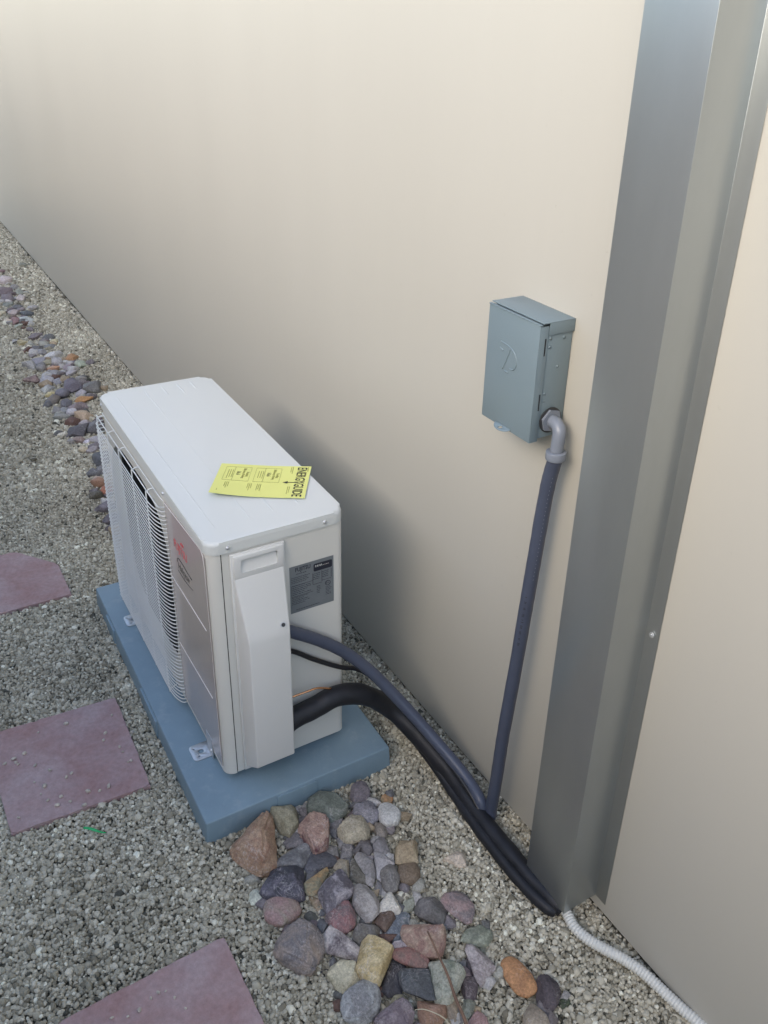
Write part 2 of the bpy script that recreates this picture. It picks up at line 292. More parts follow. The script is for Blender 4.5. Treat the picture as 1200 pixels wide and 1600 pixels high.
NEAR = [
    ('large wedge-shaped orange-brown rock touching the pad side', '9c8068', '8a6450', 's', 0.0194, -0.5123, 0, 0.0644, [62.3, 58.8, 48.6, 43.9, 41.6, 40.4, 42.0, 46.0, 54.9, 68.8, 74.3, 57.5, 46.1, 42.4, 42.9, 46.9, 53.1, 56.6, 51.2, 49.8, 49.9, 52.9, 59.5, 65.4]),
    ('angular olive-grey rock between orange-brown wedge and the pad', '7f7c68', '9a9683', 'a', -0.0183, -0.4361, 0, 0.0396, [36.3, 33.2, 32.1, 27.0, 24.7, 24.4, 25.8, 28.0, 31.6, 35.2, 32.5, 32.3, 34.4, 35.5, 36.4, 32.9, 26.3, 23.1, 22.0, 22.6, 25.0, 30.3, 36.2, 43.4]),
    ('big flat slate-green rock leaning at the pad side', '59635f', '6c7674', 'a', -0.0065, -0.3458, 0, 0.034, [37.6, 38.1, 42.1, 42.3, 41.4, 39.8, 36.1, 35.2, 35.3, 33.2, 33.5, 36.3, 39.6, 38.9, 41.0, 40.8, 42.3, 40.6, 39.1, 35.2, 31.2, 29.8, 34.2, 39.8]),
    ('lumpy pink and maroon rock below the slate-green one', 'a88a80', '5e3440', 's', 0.0478, -0.3998, 0.005, 0.0457, [43.1, 38.2, 32.0, 29.0, 27.8, 27.8, 29.9, 34.8, 39.7, 43.4, 42.7, 43.1, 39.5, 39.0, 36.3, 36.0, 32.9, 29.7, 28.8, 29.4, 32.1, 37.9, 48.8, 48.8]),
    ('small dark mauve rock half hidden left of the pink maroon lump', '6b6168', '585058', 'a', -0.0069, -0.4008, 0, 0.0106, [10.4, 10.1, 9.5, 9.2, 9.5, 10.7, 13.1, 18.2, 17.6, 18.3, 17.8, 12.3, 9.9, 8.8, 8.5, 8.7, 9.6, 11.7, 12.9, 14.9, 19.3, 19.7, 14.1, 11.5]),
    ('grey-purple rock under the tip of the olive-grey rock', '736c74', '5d5864', 'a', 0.0382, -0.4412, 0, 0.0208, [17.8, 18.2, 19.9, 23.9, 20.9, 19.1, 17.9, 17.2, 17.6, 19.4, 19.2, 17.4, 17.0, 17.5, 17.9, 19.7, 23.5, 20.7, 19.7, 20.1, 18.0, 16.2, 15.7, 16.3]),
    ('slate-blue faceted rock above the navy boulder', '5c5e69', '7d7f88', 'a', 0.0793, -0.4605, 0.004, 0.0281, [26.7, 26.4, 23.5, 22.5, 24.0, 28.5, 34.4, 38.6, 32.9, 25.9, 22.0, 20.2, 19.9, 21.1, 22.1, 24.7, 30.3, 33.8, 37.1, 32.3, 27.1, 24.6, 23.6, 24.2]),
    ('dark blue-violet slab beside the slate-blue faceted rock', '4b4c5b', '5c5e72', 'a', 0.1106, -0.4228, 0.006, 0.0189, [20.3, 21.5, 24.7, 29.0, 33.6, 31.9, 26.2, 23.7, 22.9, 21.1, 20.9, 22.2, 25.5, 30.2, 26.9, 25.8, 25.9, 27.1, 30.4, 29.8, 27.1, 23.0, 21.3, 20.6]),
    ('grey-mauve rock peeking out behind the blue-violet slab', '6e6a6b', '7c7678', 'a', 0.0978, -0.3886, 0, 0.0149, [23.1, 20.9, 19.3, 16.7, 14.8, 14.1, 14.5, 16.0, 15.4, 15.0, 15.7, 17.7, 17.9, 17.1, 17.5, 19.3, 23.0, 16.3, 13.3, 11.9, 11.5, 11.9, 13.3, 16.3]),
    ('small dark rock between pink lump and cream knobbly rock', '5d5760', '82808a', 'a', 0.0421, -0.35, 0, 0.0118, [13.9, 12.0, 11.2, 11.2, 12.1, 14.1, 16.6, 18.6, 23.0, 20.5, 16.5, 14.7, 13.9, 12.6, 12.2, 12.7, 14.3, 14.9, 15.5, 17.3, 21.2, 21.5, 17.9, 16.3]),
    ("large navy-black rock with violet flecks at the pile's left edge", '383a4c', '5c5676', 'a', 0.1252, -0.5037, 0, 0.0406, [37.6, 42.7, 45.0, 38.7, 36.1, 36.1, 38.7, 42.4, 41.1, 35.9, 33.9, 34.3, 37.4, 36.2, 34.7, 36.2, 41.2, 45.9, 43.3, 40.2, 34.9, 30.6, 29.0, 31.5]),
    ('little white stone lying at the left of the navy rock', 'b0b8b2', '9aa29c', 'a', 0.1137, -0.5601, 0, 0.015, [15.6, 14.7, 14.0, 14.3, 13.8, 13.1, 13.3, 14.6, 14.6, 14.4, 15.4, 16.4, 15.8, 15.4, 13.4, 12.6, 12.7, 12.9, 13.3, 14.8, 17.6, 15.3, 14.3, 14.4]),
    ('smooth pink oval cobble below the navy rock', '93757a', '8a8078', 'w', 0.1701, -0.5307, 0, 0.0306, [27.9, 28.7, 30.9, 32.4, 34.6, 31.7, 31.3, 27.7, 26.3, 25.5, 25.4, 27.1, 30.8, 31.9, 33.2, 31.7, 31.5, 29.9, 30.4, 28.2, 27.6, 28.2, 27.8, 29.1]),
    ('flat olive shard with an orange patch and pointed tip', '7c7a66', 'a88040', 'a', 0.1512, -0.4497, 0.012, 0.0114, [15.7, 13.2, 12.1, 11.9, 12.5, 14.9, 20.0, 31.8, 38.0, 22.8, 17.1, 14.5, 13.4, 13.2, 14.0, 16.0, 20.4, 22.8, 24.3, 25.8, 26.9, 27.1, 25.8, 21.3]),
    ('ochre and pink jagged shard under the flat olive shard', '8f7d60', 'a89080', 'a', 0.1892, -0.4654, 0, 0.0098, [29.4, 29.1, 16.7, 12.0, 10.0, 9.1, 8.9, 9.3, 10.6, 13.2, 18.9, 24.0, 26.4, 29.4, 21.1, 13.7, 10.7, 9.3, 8.8, 8.9, 9.6, 11.3, 15.1, 23.5]),
    ('large purple crystalline rock with white streaks', '5c5468', 'a8a0b8', 'a', 0.1903, -0.4276, 0.008, 0.0416, [29.6, 28.3, 28.8, 31.5, 32.4, 33.3, 32.1, 33.2, 37.0, 40.3, 43.2, 37.4, 33.1, 29.3, 27.9, 28.3, 30.9, 30.8, 31.2, 34.1, 38.3, 46.2, 40.5, 33.1]),
    ('cream block behind the purple crystalline rock', '9a9080', '858078', 'a', 0.1454, -0.3867, 0, 0.023, [24.7, 18.9, 15.7, 13.2, 12.1, 11.9, 12.6, 14.4, 18.3, 19.7, 19.5, 20.6, 22.3, 19.0, 17.6, 17.5, 17.7, 14.4, 12.9, 12.4, 12.8, 14.3, 17.4, 24.5]),
    ('rose-pink rounded rock with a grey left side', '8c6068', '6a6068', 's', 0.2442, -0.44, 0.004, 0.0349, [26.4, 27.0, 26.6, 24.5, 24.2, 23.0, 23.3, 25.3, 29.1, 29.6, 30.9, 25.2, 22.6, 21.8, 22.6, 25.2, 31.0, 27.9, 25.2, 24.0, 24.5, 25.4, 27.6, 27.7]),
    ('small dark grey-green round stone above the big grey-purple rock', '4b4d4c', '5a5c5a', 'w', 0.2074, -0.487, 0, 0.0136, [12.8, 12.2, 12.4, 13.2, 11.3, 10.5, 10.4, 10.7, 10.1, 10.2, 11.1, 13.1, 13.0, 12.8, 13.4, 12.5, 10.9, 10.3, 10.5, 9.8, 9.7, 10.3, 11.8, 14.6]),
    ('small blue-grey stone left of the white-pink long rock', '5f616b', '70727c', 'r', 0.2347, -0.4768, 0, 0.0152, [13.8, 12.1, 10.5, 9.9, 10.0, 10.9, 11.7, 10.6, 10.3, 10.8, 12.1, 14.6, 12.8, 12.1, 11.1, 10.6, 10.8, 11.6, 10.3, 9.8, 10.1, 11.1, 13.5, 13.3]),
    ('biggest grey-purple boulder at the lower left of the pile', '6c656d', '8c7f7c', 's', 0.2587, -0.5321, 0, 0.0573, [50.5, 45.4, 42.3, 42.4, 36.1, 37.9, 42.6, 41.8, 42.8, 47.0, 48.3, 45.8, 43.6, 40.4, 38.6, 40.6, 46.4, 46.7, 42.8, 39.9, 38.0, 38.8, 42.7, 48.6]),
    ('elongated white-pink rock with dark violet spots', 'b0a4a6', '5a4858', 'a', 0.2869, -0.4671, 0.004, 0.0214, [32.2, 41.0, 40.3, 37.3, 29.3, 19.3, 15.6, 15.5, 16.6, 19.3, 25.1, 32.8, 40.5, 36.1, 34.8, 32.5, 32.2, 28.2, 25.3, 21.5, 20.0, 19.9, 21.2, 24.7]),
    ('rough cream-coloured rock left of the mustard boulder', 'b4b09a', '98947e', 'a', 0.3412, -0.4861, 0, 0.03, [27.7, 24.5, 26.1, 30.1, 25.5, 23.3, 24.2, 27.2, 28.5, 27.2, 27.8, 29.8, 27.2, 26.7, 27.6, 27.4, 29.1, 25.5, 23.7, 23.6, 25.0, 27.8, 31.0, 30.7]),
    ('dark sunken stone at the right of the biggest grey-purple boulder', '4a4648', '5a5658', 'r', 0.3, -0.5057, -0.004, 0.008, [11.9, 11.7, 10.1, 9.5, 9.6, 10.3, 12.2, 13.6, 12.7, 12.6, 13.5, 15.7, 12.5, 10.4, 9.5, 9.3, 9.8, 11.1, 11.7, 11.8, 12.8, 15.2, 14.4, 12.5]),
    ("large mustard-yellow angular rock in the pile's middle", 'a8945e', 'bcae84', 'a', 0.3491, -0.4314, 0.006, 0.0396, [33.3, 28.6, 26.7, 26.8, 28.6, 32.4, 40.5, 37.8, 35.0, 35.2, 40.3, 42.2, 41.6, 30.8, 27.0, 26.7, 28.3, 30.5, 34.0, 35.2, 38.7, 41.8, 43.6, 41.1]),
    ('pale blue-lavender rock below the mustard boulder', '72747f', '949ca6', 's', 0.4014, -0.4851, 0, 0.0411, [30.8, 30.5, 32.3, 30.9, 31.6, 31.6, 34.0, 36.2, 37.5, 35.8, 34.3, 29.6, 27.5, 27.7, 30.0, 33.4, 32.6, 34.1, 35.0, 37.4, 34.4, 33.3, 33.0, 31.2]),
    ('purple-mauve rough rock at the bottom centre of the picture', '6d586c', '8c7c8c', 's', 0.4518, -0.4464, 0, 0.035, [27.0, 33.0, 30.2, 29.7, 30.2, 32.3, 31.4, 32.7, 31.8, 29.2, 27.1, 24.2, 23.3, 23.6, 25.6, 29.5, 35.3, 35.6, 34.5, 31.8, 26.2, 23.7, 23.0, 24.0]),
    ('small olive stone behind the purple-mauve rough rock', '7a7660', '8c8870', 'a', 0.4229, -0.4241, 0, 0.0088, [5.1, 6.0, 8.0, 13.4, 14.0, 13.8, 13.1, 11.0, 10.1, 10.0, 9.0, 8.0, 7.8, 8.1, 8.9, 9.1, 10.0, 12.1, 16.5, 13.1, 6.2, 4.9, 4.6, 4.7]),
    ('flat dark slate slab in front of the red oval cobble', '454b57', '59616b', 'a', 0.4242, -0.3855, 0.012, 0.0211, [33.6, 40.6, 32.4, 27.7, 25.2, 24.3, 25.1, 27.9, 26.2, 24.3, 24.2, 25.2, 28.0, 34.1, 36.8, 32.2, 29.0, 25.9, 24.9, 22.1, 21.1, 21.6, 23.3, 26.5]),
    ('smooth brick-red oval cobble', '8c5858', '7c6460', 'w', 0.3785, -0.3694, 0.01, 0.0153, [22.2, 28.1, 30.4, 30.0, 27.7, 25.2, 20.0, 17.0, 15.7, 15.5, 16.5, 18.9, 20.5, 24.1, 31.7, 34.5, 29.6, 21.9, 18.4, 15.9, 14.8, 14.8, 15.9, 18.4]),
    ('small violet-pink crystal stone on top of the brick-red cobble', '8a7888', 'b8a8b8', 'a', 0.3467, -0.3733, 0.01, 0.0118, [10.0, 12.3, 14.3, 18.4, 14.7, 12.6, 11.7, 11.7, 11.5, 10.0, 9.4, 9.5, 10.3, 12.1, 13.9, 15.0, 15.2, 14.6, 15.1, 11.2, 9.4, 8.5, 8.4, 8.8]),
    ('dark violet-black rock between mustard boulder and slate slab', '3b3943', '4a4858', 'a', 0.3902, -0.415, 0, 0.0188, [27.1, 21.2, 16.5, 14.8, 14.3, 14.9, 16.7, 30.6, 29.8, 31.2, 35.2, 23.4, 18.2, 15.8, 14.9, 15.0, 16.2, 18.8, 24.3, 28.6, 27.6, 28.6, 26.5, 25.9]),
    ('large reddish-brown wedge with a pale upper face', '876660', 'a39284', 'a', 0.3629, -0.33, 0.008, 0.0365, [38.6, 38.5, 36.2, 34.6, 35.5, 38.3, 41.0, 33.8, 28.9, 26.8, 26.4, 26.8, 29.3, 35.0, 44.3, 44.2, 40.5, 34.5, 30.4, 26.3, 24.7, 26.5, 32.0, 35.3]),
    ('large white-green marbled rock under the dry stem', '9ea29c', '6e7a70', 's', 0.4451, -0.3388, 0.004, 0.0361, [31.3, 28.1, 27.1, 27.5, 30.0, 34.7, 34.7, 34.4, 33.0, 33.2, 32.3, 33.6, 36.2, 39.0, 32.8, 28.3, 25.5, 24.7, 25.8, 30.6, 39.5, 39.4, 38.9, 35.3]),
    ('rusty brown rock at the bottom edge below the slate slab', '85644f', '9c7c70', 'a', 0.4789, -0.3909, 0, 0.0254, [25.0, 23.8, 23.0, 23.5, 23.8, 25.7, 29.4, 23.6, 21.0, 20.1, 20.1, 21.7, 25.4, 30.2, 25.0, 22.7, 22.1, 21.8, 22.6, 25.2, 26.3, 23.3, 22.2, 22.7]),
    ('tan pointed rock under the white-green marbled rock', '85796c', '96897c', 'a', 0.4836, -0.3559, 0, 0.0151, [25.9, 17.8, 14.3, 12.6, 12.1, 12.4, 13.6, 16.4, 18.7, 17.7, 18.0, 18.7, 20.3, 24.0, 21.3, 14.5, 11.6, 10.2, 9.8, 10.2, 11.5, 14.5, 21.6, 25.4]),
    ('dark maroon rock right of the white-green marbled rock', '4f3e48', '60505a', 'r', 0.4727, -0.3065, 0, 0.0169, [20.8, 16.7, 14.7, 14.1, 13.9, 13.9, 14.9, 17.4, 22.2, 20.0, 19.5, 20.3, 18.3, 16.4, 15.0, 14.3, 14.6, 16.1, 16.4, 17.0, 18.9, 19.8, 19.3, 20.1]),
    ('upright pink-grey marbled shard with a pointed lower end', '85767e', 'b0a4ac', 'a', 0.4507, -0.2691, 0.004, 0.0265, [24.4, 22.6, 25.3, 27.4, 23.8, 21.7, 18.9, 17.8, 17.9, 19.9, 25.3, 35.7, 38.8, 32.0, 21.2, 15.5, 13.2, 13.0, 13.8, 15.8, 20.1, 30.2, 37.0, 29.7]),
    ("thin dark violet sliver along the pink-grey shard's left side", '544650', '64565e', 'a', 0.4408, -0.2835, 0, 0.0078, [14.2, 9.2, 7.1, 6.2, 5.8, 5.9, 6.3, 7.5, 9.0, 12.1, 20.7, 16.9, 10.0, 7.5, 6.3, 5.8, 5.8, 6.1, 7.0, 8.9, 12.9, 15.2, 18.0, 18.7]),
    ('grey-green flat rock with white speckles, alone on the gravel', '6a736a', '8c968c', 's', 0.4018, -0.2379, 0, 0.0202, [22.9, 23.8, 24.2, 26.5, 26.5, 26.5, 27.0, 23.8, 22.7, 22.9, 20.3, 19.4, 19.9, 21.4, 23.1, 25.9, 28.5, 32.2, 24.9, 21.4, 20.0, 20.1, 19.6, 20.4]),
    ('little grey stone just below the speckled grey-green rock', '6f736b', '80847c', 'r', 0.4277, -0.2416, 0, 0.0059, [6.0, 7.4, 7.1, 6.6, 6.6, 7.0, 8.1, 6.6, 5.5, 4.9, 4.8, 5.0, 5.6, 6.9, 8.2, 7.0, 6.5, 6.5, 7.0, 7.1, 5.8, 5.3, 5.1, 5.3]),
    ('ochre-orange oblong cobble on the gravel near the white hose', 'b07c42', '9c6c3c', 'w', 0.5033, -0.2207, 0, 0.0199, [35.7, 36.0, 33.3, 26.4, 23.2, 21.7, 20.5, 20.8, 22.6, 25.6, 30.8, 35.5, 37.4, 36.0, 31.3, 27.2, 22.8, 20.9, 20.6, 21.1, 23.3, 27.4, 30.9, 35.3]),
    ('dark plum rock touching the ochre-orange cobble', '453a47', '5a4c5a', 's', 0.5542, -0.1945, 0, 0.0286, [24.6, 22.3, 20.7, 20.5, 21.9, 23.3, 24.6, 28.0, 27.3, 27.1, 28.8, 28.8, 29.2, 22.7, 20.1, 19.5, 20.2, 22.2, 23.1, 26.0, 31.5, 29.4, 29.4, 27.4]),
    ('taupe rounded rock at the bottom edge below the ochre cobble', '80766c', '8e857a', 's', 0.5791, -0.2428, 0, 0.0309, [20.9, 25.9, 25.4, 22.1, 20.2, 18.4, 18.0, 18.9, 21.2, 22.2, 25.1, 24.4, 21.0, 19.6, 19.6, 20.8, 20.3, 21.3, 24.1, 24.7, 20.4, 18.4, 17.9, 18.6]),
    ('small grey-green stone at the foot of the dry stem', '747a74', '848a84', 'a', 0.5, -0.3279, 0, 0.0114, [12.2, 11.7, 10.5, 10.1, 10.4, 11.5, 13.9, 14.2, 15.4, 18.1, 16.1, 14.6, 14.2, 11.9, 10.5, 10.0, 10.2, 11.2, 12.7, 13.3, 15.2, 19.1, 16.9, 13.7]),
    ('pink-red stone at the bottom edge right of the dry stem', '85646a', '94747a', 'r', 0.5311, -0.329, 0, 0.0168, [13.6, 16.9, 21.8, 18.0, 16.3, 15.9, 15.7, 14.6, 14.6, 15.7, 18.0, 15.6, 14.6, 14.7, 15.9, 15.7, 16.5, 18.7, 22.4, 16.1, 13.3, 12.0, 11.6, 12.1]),
    ('narrow dark grey stone left of the small grey-green one', '62626a', '74747a', 'a', 0.5028, -0.3465, 0, 0.0082, [10.9, 10.7, 9.8, 7.8, 6.8, 6.5, 6.6, 7.2, 8.4, 9.9, 13.4, 18.1, 10.6, 7.9, 6.6, 6.1, 6.0, 6.3, 6.6, 7.5, 9.4, 13.8, 14.2, 11.9]),
    ('dark green stone beside the plum rock', '384438', '46543f', 'r', 0.5788, -0.1767, -0.002, 0.0076, [7.5, 8.0, 9.3, 11.1, 10.1, 9.9, 10.4, 11.1, 9.8, 9.4, 9.6, 10.4, 8.6, 7.8, 7.6, 7.9, 8.9, 11.1, 12.2, 10.9, 10.5, 9.5, 8.1, 7.5]),
    ('dark grey-violet faceted rock right of the reddish-brown wedge', '5b595b', '6e6a70', 'a', 0.3159, -0.2863, 0, 0.0319, [35.9, 31.4, 29.6, 27.1, 26.2, 27.3, 25.4, 24.7, 25.6, 25.6, 25.4, 27.1, 31.2, 30.3, 30.0, 30.1, 29.8, 26.5, 25.4, 23.0, 22.2, 22.9, 25.1, 28.6]),
    ("mauve-pink oval rock at the pile's right edge", '776870', '92787e', 's', 0.3337, -0.2342, 0, 0.0238, [38.6, 33.2, 31.0, 27.3, 25.9, 26.3, 25.8, 25.4, 26.8, 26.9, 27.4, 29.5, 30.9, 34.9, 33.8, 34.1, 28.1, 25.2, 22.6, 21.5, 22.0, 24.2, 27.5, 34.5]),
    ('mottled blue rock behind the reddish-brown wedge', '586884', '70808c', 's', 0.3091, -0.3585, 0, 0.0179, [16.5, 12.6, 10.8, 10.7, 15.8, 23.5, 29.0, 32.3, 34.9, 30.5, 27.5, 17.6, 13.6, 11.8, 11.0, 11.5, 14.4, 21.0, 31.2, 35.7, 31.3, 27.9, 24.6, 23.4]),
    ('dark chocolate-brown angular rock beside the mottled blue one', '5d4b44', '6b5a52', 'a', 0.2896, -0.3718, 0.006, 0.0196, [17.7, 16.2, 15.1, 15.1, 16.2, 18.2, 18.5, 20.3, 20.7, 17.8, 16.6, 16.6, 17.8, 16.9, 16.8, 18.0, 20.9, 18.8, 16.1, 14.9, 14.8, 17.5, 23.7, 20.2]),
    ('grey squarish block touching the top of the mustard boulder', '676462', '77757a', 's', 0.2889, -0.4144, 0, 0.0249, [14.6, 17.7, 24.6, 23.9, 23.9, 25.7, 23.7, 21.7, 20.2, 17.8, 16.9, 17.2, 18.8, 20.9, 20.8, 22.2, 22.0, 23.3, 26.6, 24.7, 24.5, 16.0, 12.8, 13.2]),
    ('large pale mauve-grey angular rock with a pitted top', '8f8789', 'a39c9c', 'a', 0.2385, -0.3868, 0.006, 0.0307, [36.1, 32.9, 27.7, 25.4, 24.3, 22.4, 22.2, 23.6, 26.4, 29.6, 35.1, 39.1, 44.3, 29.4, 23.3, 22.2, 22.8, 24.1, 23.4, 24.4, 26.5, 29.9, 36.7, 40.7]),
    ('bright white angular rock right of the pitted mauve-grey rock', 'bcbab8', 'a8a4a4', 'a', 0.2638, -0.3487, 0.002, 0.0269, [19.8, 25.0, 23.8, 21.9, 18.9, 17.1, 16.6, 17.4, 19.5, 23.4, 26.8, 21.9, 19.6, 18.0, 17.7, 18.6, 20.5, 20.2, 21.3, 24.4, 22.8, 17.8, 16.5, 17.4]),
    ('flat olive-grey chip above the bright white rock', '72706a', '807e78', 'a', 0.2543, -0.3144, 0, 0.0093, [9.3, 9.1, 9.4, 10.4, 12.5, 17.3, 20.7, 17.2, 12.2, 10.0, 9.0, 8.7, 9.0, 10.1, 12.4, 15.1, 15.3, 16.7, 16.2, 15.1, 15.1, 16.1, 12.0, 10.1]),
    ('pale grey-green rock right of the bright white rock', '949a92', '80867e', 'a', 0.2783, -0.3118, 0, 0.0134, [13.3, 11.7, 11.1, 11.2, 12.3, 14.7, 16.0, 18.1, 22.6, 18.2, 15.0, 12.9, 11.4, 11.0, 11.2, 12.4, 13.0, 14.5, 17.6, 18.8, 19.8, 17.6, 15.3, 14.5]),
    ('small light grey chip beside the dark grey-violet faceted rock', '80807c', '8f8f8b', 'a', 0.2789, -0.2773, 0, 0.0066, [6.2, 6.2, 6.7, 7.7, 7.0, 6.4, 6.3, 6.6, 7.5, 9.5, 8.5, 7.4, 7.0, 6.5, 5.7, 5.5, 5.6, 6.2, 7.4, 8.9, 8.3, 8.2, 7.8, 6.7]),
    ('purple-grey rounded rock topmost in the pile, near the pad corner', '6b6072', '7b7082', 's', -0.0028, -0.2672, 0, 0.0282, [25.9, 26.2, 24.5, 22.2, 21.6, 22.6, 22.7, 24.1, 27.7, 30.1, 31.6, 28.9, 26.7, 26.0, 22.4, 21.0, 21.0, 22.6, 23.5, 25.1, 27.8, 33.1, 29.6, 26.7]),
    ('lavender rock below the topmost purple-grey one', '6e6c80', '8885a0', 's', 0.0511, -0.2815, 0.003, 0.0296, [29.9, 31.2, 27.4, 26.0, 23.2, 21.9, 22.1, 23.9, 24.2, 26.2, 27.1, 25.3, 25.3, 27.2, 28.5, 26.9, 27.2, 26.7, 22.7, 20.8, 20.3, 21.1, 23.8, 29.4]),
    ('round bluish-white rock at the upper right of the pile', 'a8abb2', 'bcc0c4', 'r', 0.0822, -0.2436, 0.003, 0.0292, [25.3, 26.5, 24.7, 22.6, 22.2, 22.6, 22.2, 23.3, 26.4, 25.7, 25.3, 26.7, 27.4, 27.4, 23.7, 22.0, 21.9, 21.4, 22.4, 25.2, 25.4, 25.7, 27.9, 25.9]),
    ('small grey pebble behind the round bluish-white rock', '6b6863', '7a7772', 'w', 0.0332, -0.2421, 0, 0.0086, [12.0, 9.6, 7.6, 6.7, 6.4, 6.5, 7.1, 8.5, 11.3, 10.2, 9.9, 10.3, 11.5, 9.5, 8.5, 8.2, 7.6, 7.1, 7.1, 7.6, 8.9, 10.7, 10.3, 10.7]),
    ('small tan stone with a bright orange end', '857a60', 'b8772c', 'r', 0.0382, -0.223, 0, 0.0134, [13.4, 13.2, 11.8, 11.3, 11.7, 12.6, 11.7, 11.7, 12.5, 14.5, 13.2, 12.0, 11.8, 12.4, 12.8, 11.7, 11.6, 12.3, 12.7, 12.1, 12.4, 13.1, 12.3, 12.4]),
    ('knobbly cream rock with a raised bump', 'a39c8c', '8f8878', 's', 0.0812, -0.3267, 0.004, 0.0417, [26.0, 33.9, 32.2, 32.4, 30.7, 30.4, 31.4, 31.1, 32.5, 27.6, 26.5, 35.0, 28.6, 25.9, 26.0, 28.0, 32.8, 33.6, 32.1, 33.2, 35.3, 26.4, 22.3, 22.3]),
    ('grey-brown blocky stone below the round bluish-white rock', '6c6664', '7c7674', 'a', 0.1027, -0.2752, 0, 0.02, [19.4, 16.4, 15.1, 14.9, 15.5, 14.7, 15.0, 16.5, 15.7, 14.8, 15.0, 16.3, 19.3, 20.1, 17.5, 15.8, 13.6, 12.6, 12.6, 13.5, 15.6, 17.2, 17.5, 19.0]),
    ('lavender-grey tapering rock above the light lavender one', '77737e', '898592', 'a', 0.1396, -0.2965, 0, 0.0199, [25.9, 23.3, 20.2, 16.1, 14.2, 13.5, 13.8, 15.2, 18.2, 24.3, 23.6, 24.5, 21.8, 18.7, 17.4, 16.9, 16.1, 16.4, 17.9, 21.3, 19.1, 18.4, 19.0, 21.2]),
    ('light lavender long rock with a smooth face', '96929e', 'a8a4b0', 'a', 0.1785, -0.3177, 0.004, 0.0221, [10.8, 12.6, 16.6, 23.7, 24.7, 20.8, 19.1, 18.9, 20.0, 22.9, 23.5, 25.3, 28.6, 23.1, 19.2, 16.2, 15.0, 14.8, 15.6, 17.4, 21.3, 30.1, 37.4, 12.2]),
    ('smooth grey-brown oval rock leaning on the light lavender rock', '6b6666', '787474', 'w', 0.2178, -0.3208, 0.008, 0.0197, [27.1, 21.3, 18.6, 17.5, 17.7, 17.5, 17.8, 19.5, 23.3, 27.4, 28.6, 27.7, 26.4, 23.4, 20.4, 17.5, 16.0, 15.7, 16.5, 18.8, 23.6, 27.7, 29.8, 27.9]),
    ("tan block at the pile's right side, upper one of two", '93836a', 'a2957b', 'a', 0.1845, -0.261, 0, 0.041, [24.8, 29.0, 25.3, 22.5, 21.6, 22.3, 24.7, 28.0, 30.5, 26.5, 24.6, 24.4, 26.0, 25.1, 23.4, 23.4, 22.5, 22.9, 25.1, 30.1, 28.8, 24.8, 23.1, 23.1]),
    ("round brown rock touching the tan block's lower side", '6b5c4d', '7a6b5c', 'w', 0.2264, -0.2813, 0, 0.0297, [22.6, 21.9, 21.7, 20.0, 19.9, 20.6, 21.0, 22.9, 24.5, 21.2, 19.9, 20.1, 21.7, 23.6, 23.1, 21.4, 19.9, 19.9, 21.4, 21.3, 21.8, 22.4, 21.8, 22.6]),
    ('grey square-edged rock under the knobbly cream rock', '69646a', '77727a', 'a', 0.1112, -0.3604, 0, 0.0185, [18.7, 15.4, 13.9, 13.5, 14.0, 15.4, 15.7, 17.3, 20.9, 19.4, 18.5, 19.0, 20.9, 16.7, 13.7, 12.3, 12.0, 12.4, 13.9, 17.1, 24.4, 20.6, 18.8, 18.3]),
    ('dark mauve rock in the middle below the knobbly cream rock', '5e5860', '6c6670', 'r', 0.1233, -0.3311, 0, 0.0244, [23.3, 21.0, 20.4, 21.2, 18.4, 17.1, 17.0, 18.1, 18.0, 16.2, 15.7, 16.3, 18.3, 22.5, 20.3, 18.8, 18.6, 18.6, 19.9, 23.2, 6.0, 7.1, 9.3, 15.0]),
    ('pale mauve slanting rock left of the light lavender one', '827d83', '969096', 'a', 0.1696, -0.3456, 0.006, 0.0171, [30.1, 24.0, 18.2, 15.5, 14.3, 14.3, 15.2, 16.7, 16.5, 17.4, 19.8, 36.0, 36.4, 34.0, 16.6, 9.6, 7.1, 5.9, 5.4, 5.3, 5.6, 6.4, 35.3, 43.0]),
    ('dark olive-grey wedge left of the pale mauve slanting rock', '5a5854', '6a6864', 'a', 0.1721, -0.3666, 0, 0.0189, [28.0, 37.6, 27.9, 21.0, 17.8, 15.7, 14.6, 14.5, 15.5, 18.0, 23.3, 32.3, 36.3, 25.7, 20.9, 18.3, 17.4, 17.7, 19.3, 23.0, 23.2, 21.8, 21.9, 23.7]),
    ('small grey rock under the smooth grey-brown oval', '6e6a6e', '7e7a80', 'a', 0.2181, -0.3448, 0, 0.0099, [15.0, 12.5, 9.8, 8.5, 8.0, 8.0, 8.7, 10.2, 11.1, 12.2, 14.6, 16.2, 12.2, 10.4, 9.6, 9.5, 9.2, 8.8, 9.0, 10.0, 12.0, 13.3, 12.9, 13.4]),
    ('pale triangular pink-cream stone alone on the gravel by the black tubing', 'a89c90', 'b8aca4', 'a', 0.2451, -0.1777, 0, 0.0189, [19.8, 22.9, 18.7, 16.8, 16.3, 16.9, 18.8, 19.5, 17.9, 17.7, 18.5, 16.2, 15.3, 15.5, 16.9, 20.0, 26.9, 19.4, 16.0, 14.4, 14.0, 14.5, 16.3, 18.1]),
]
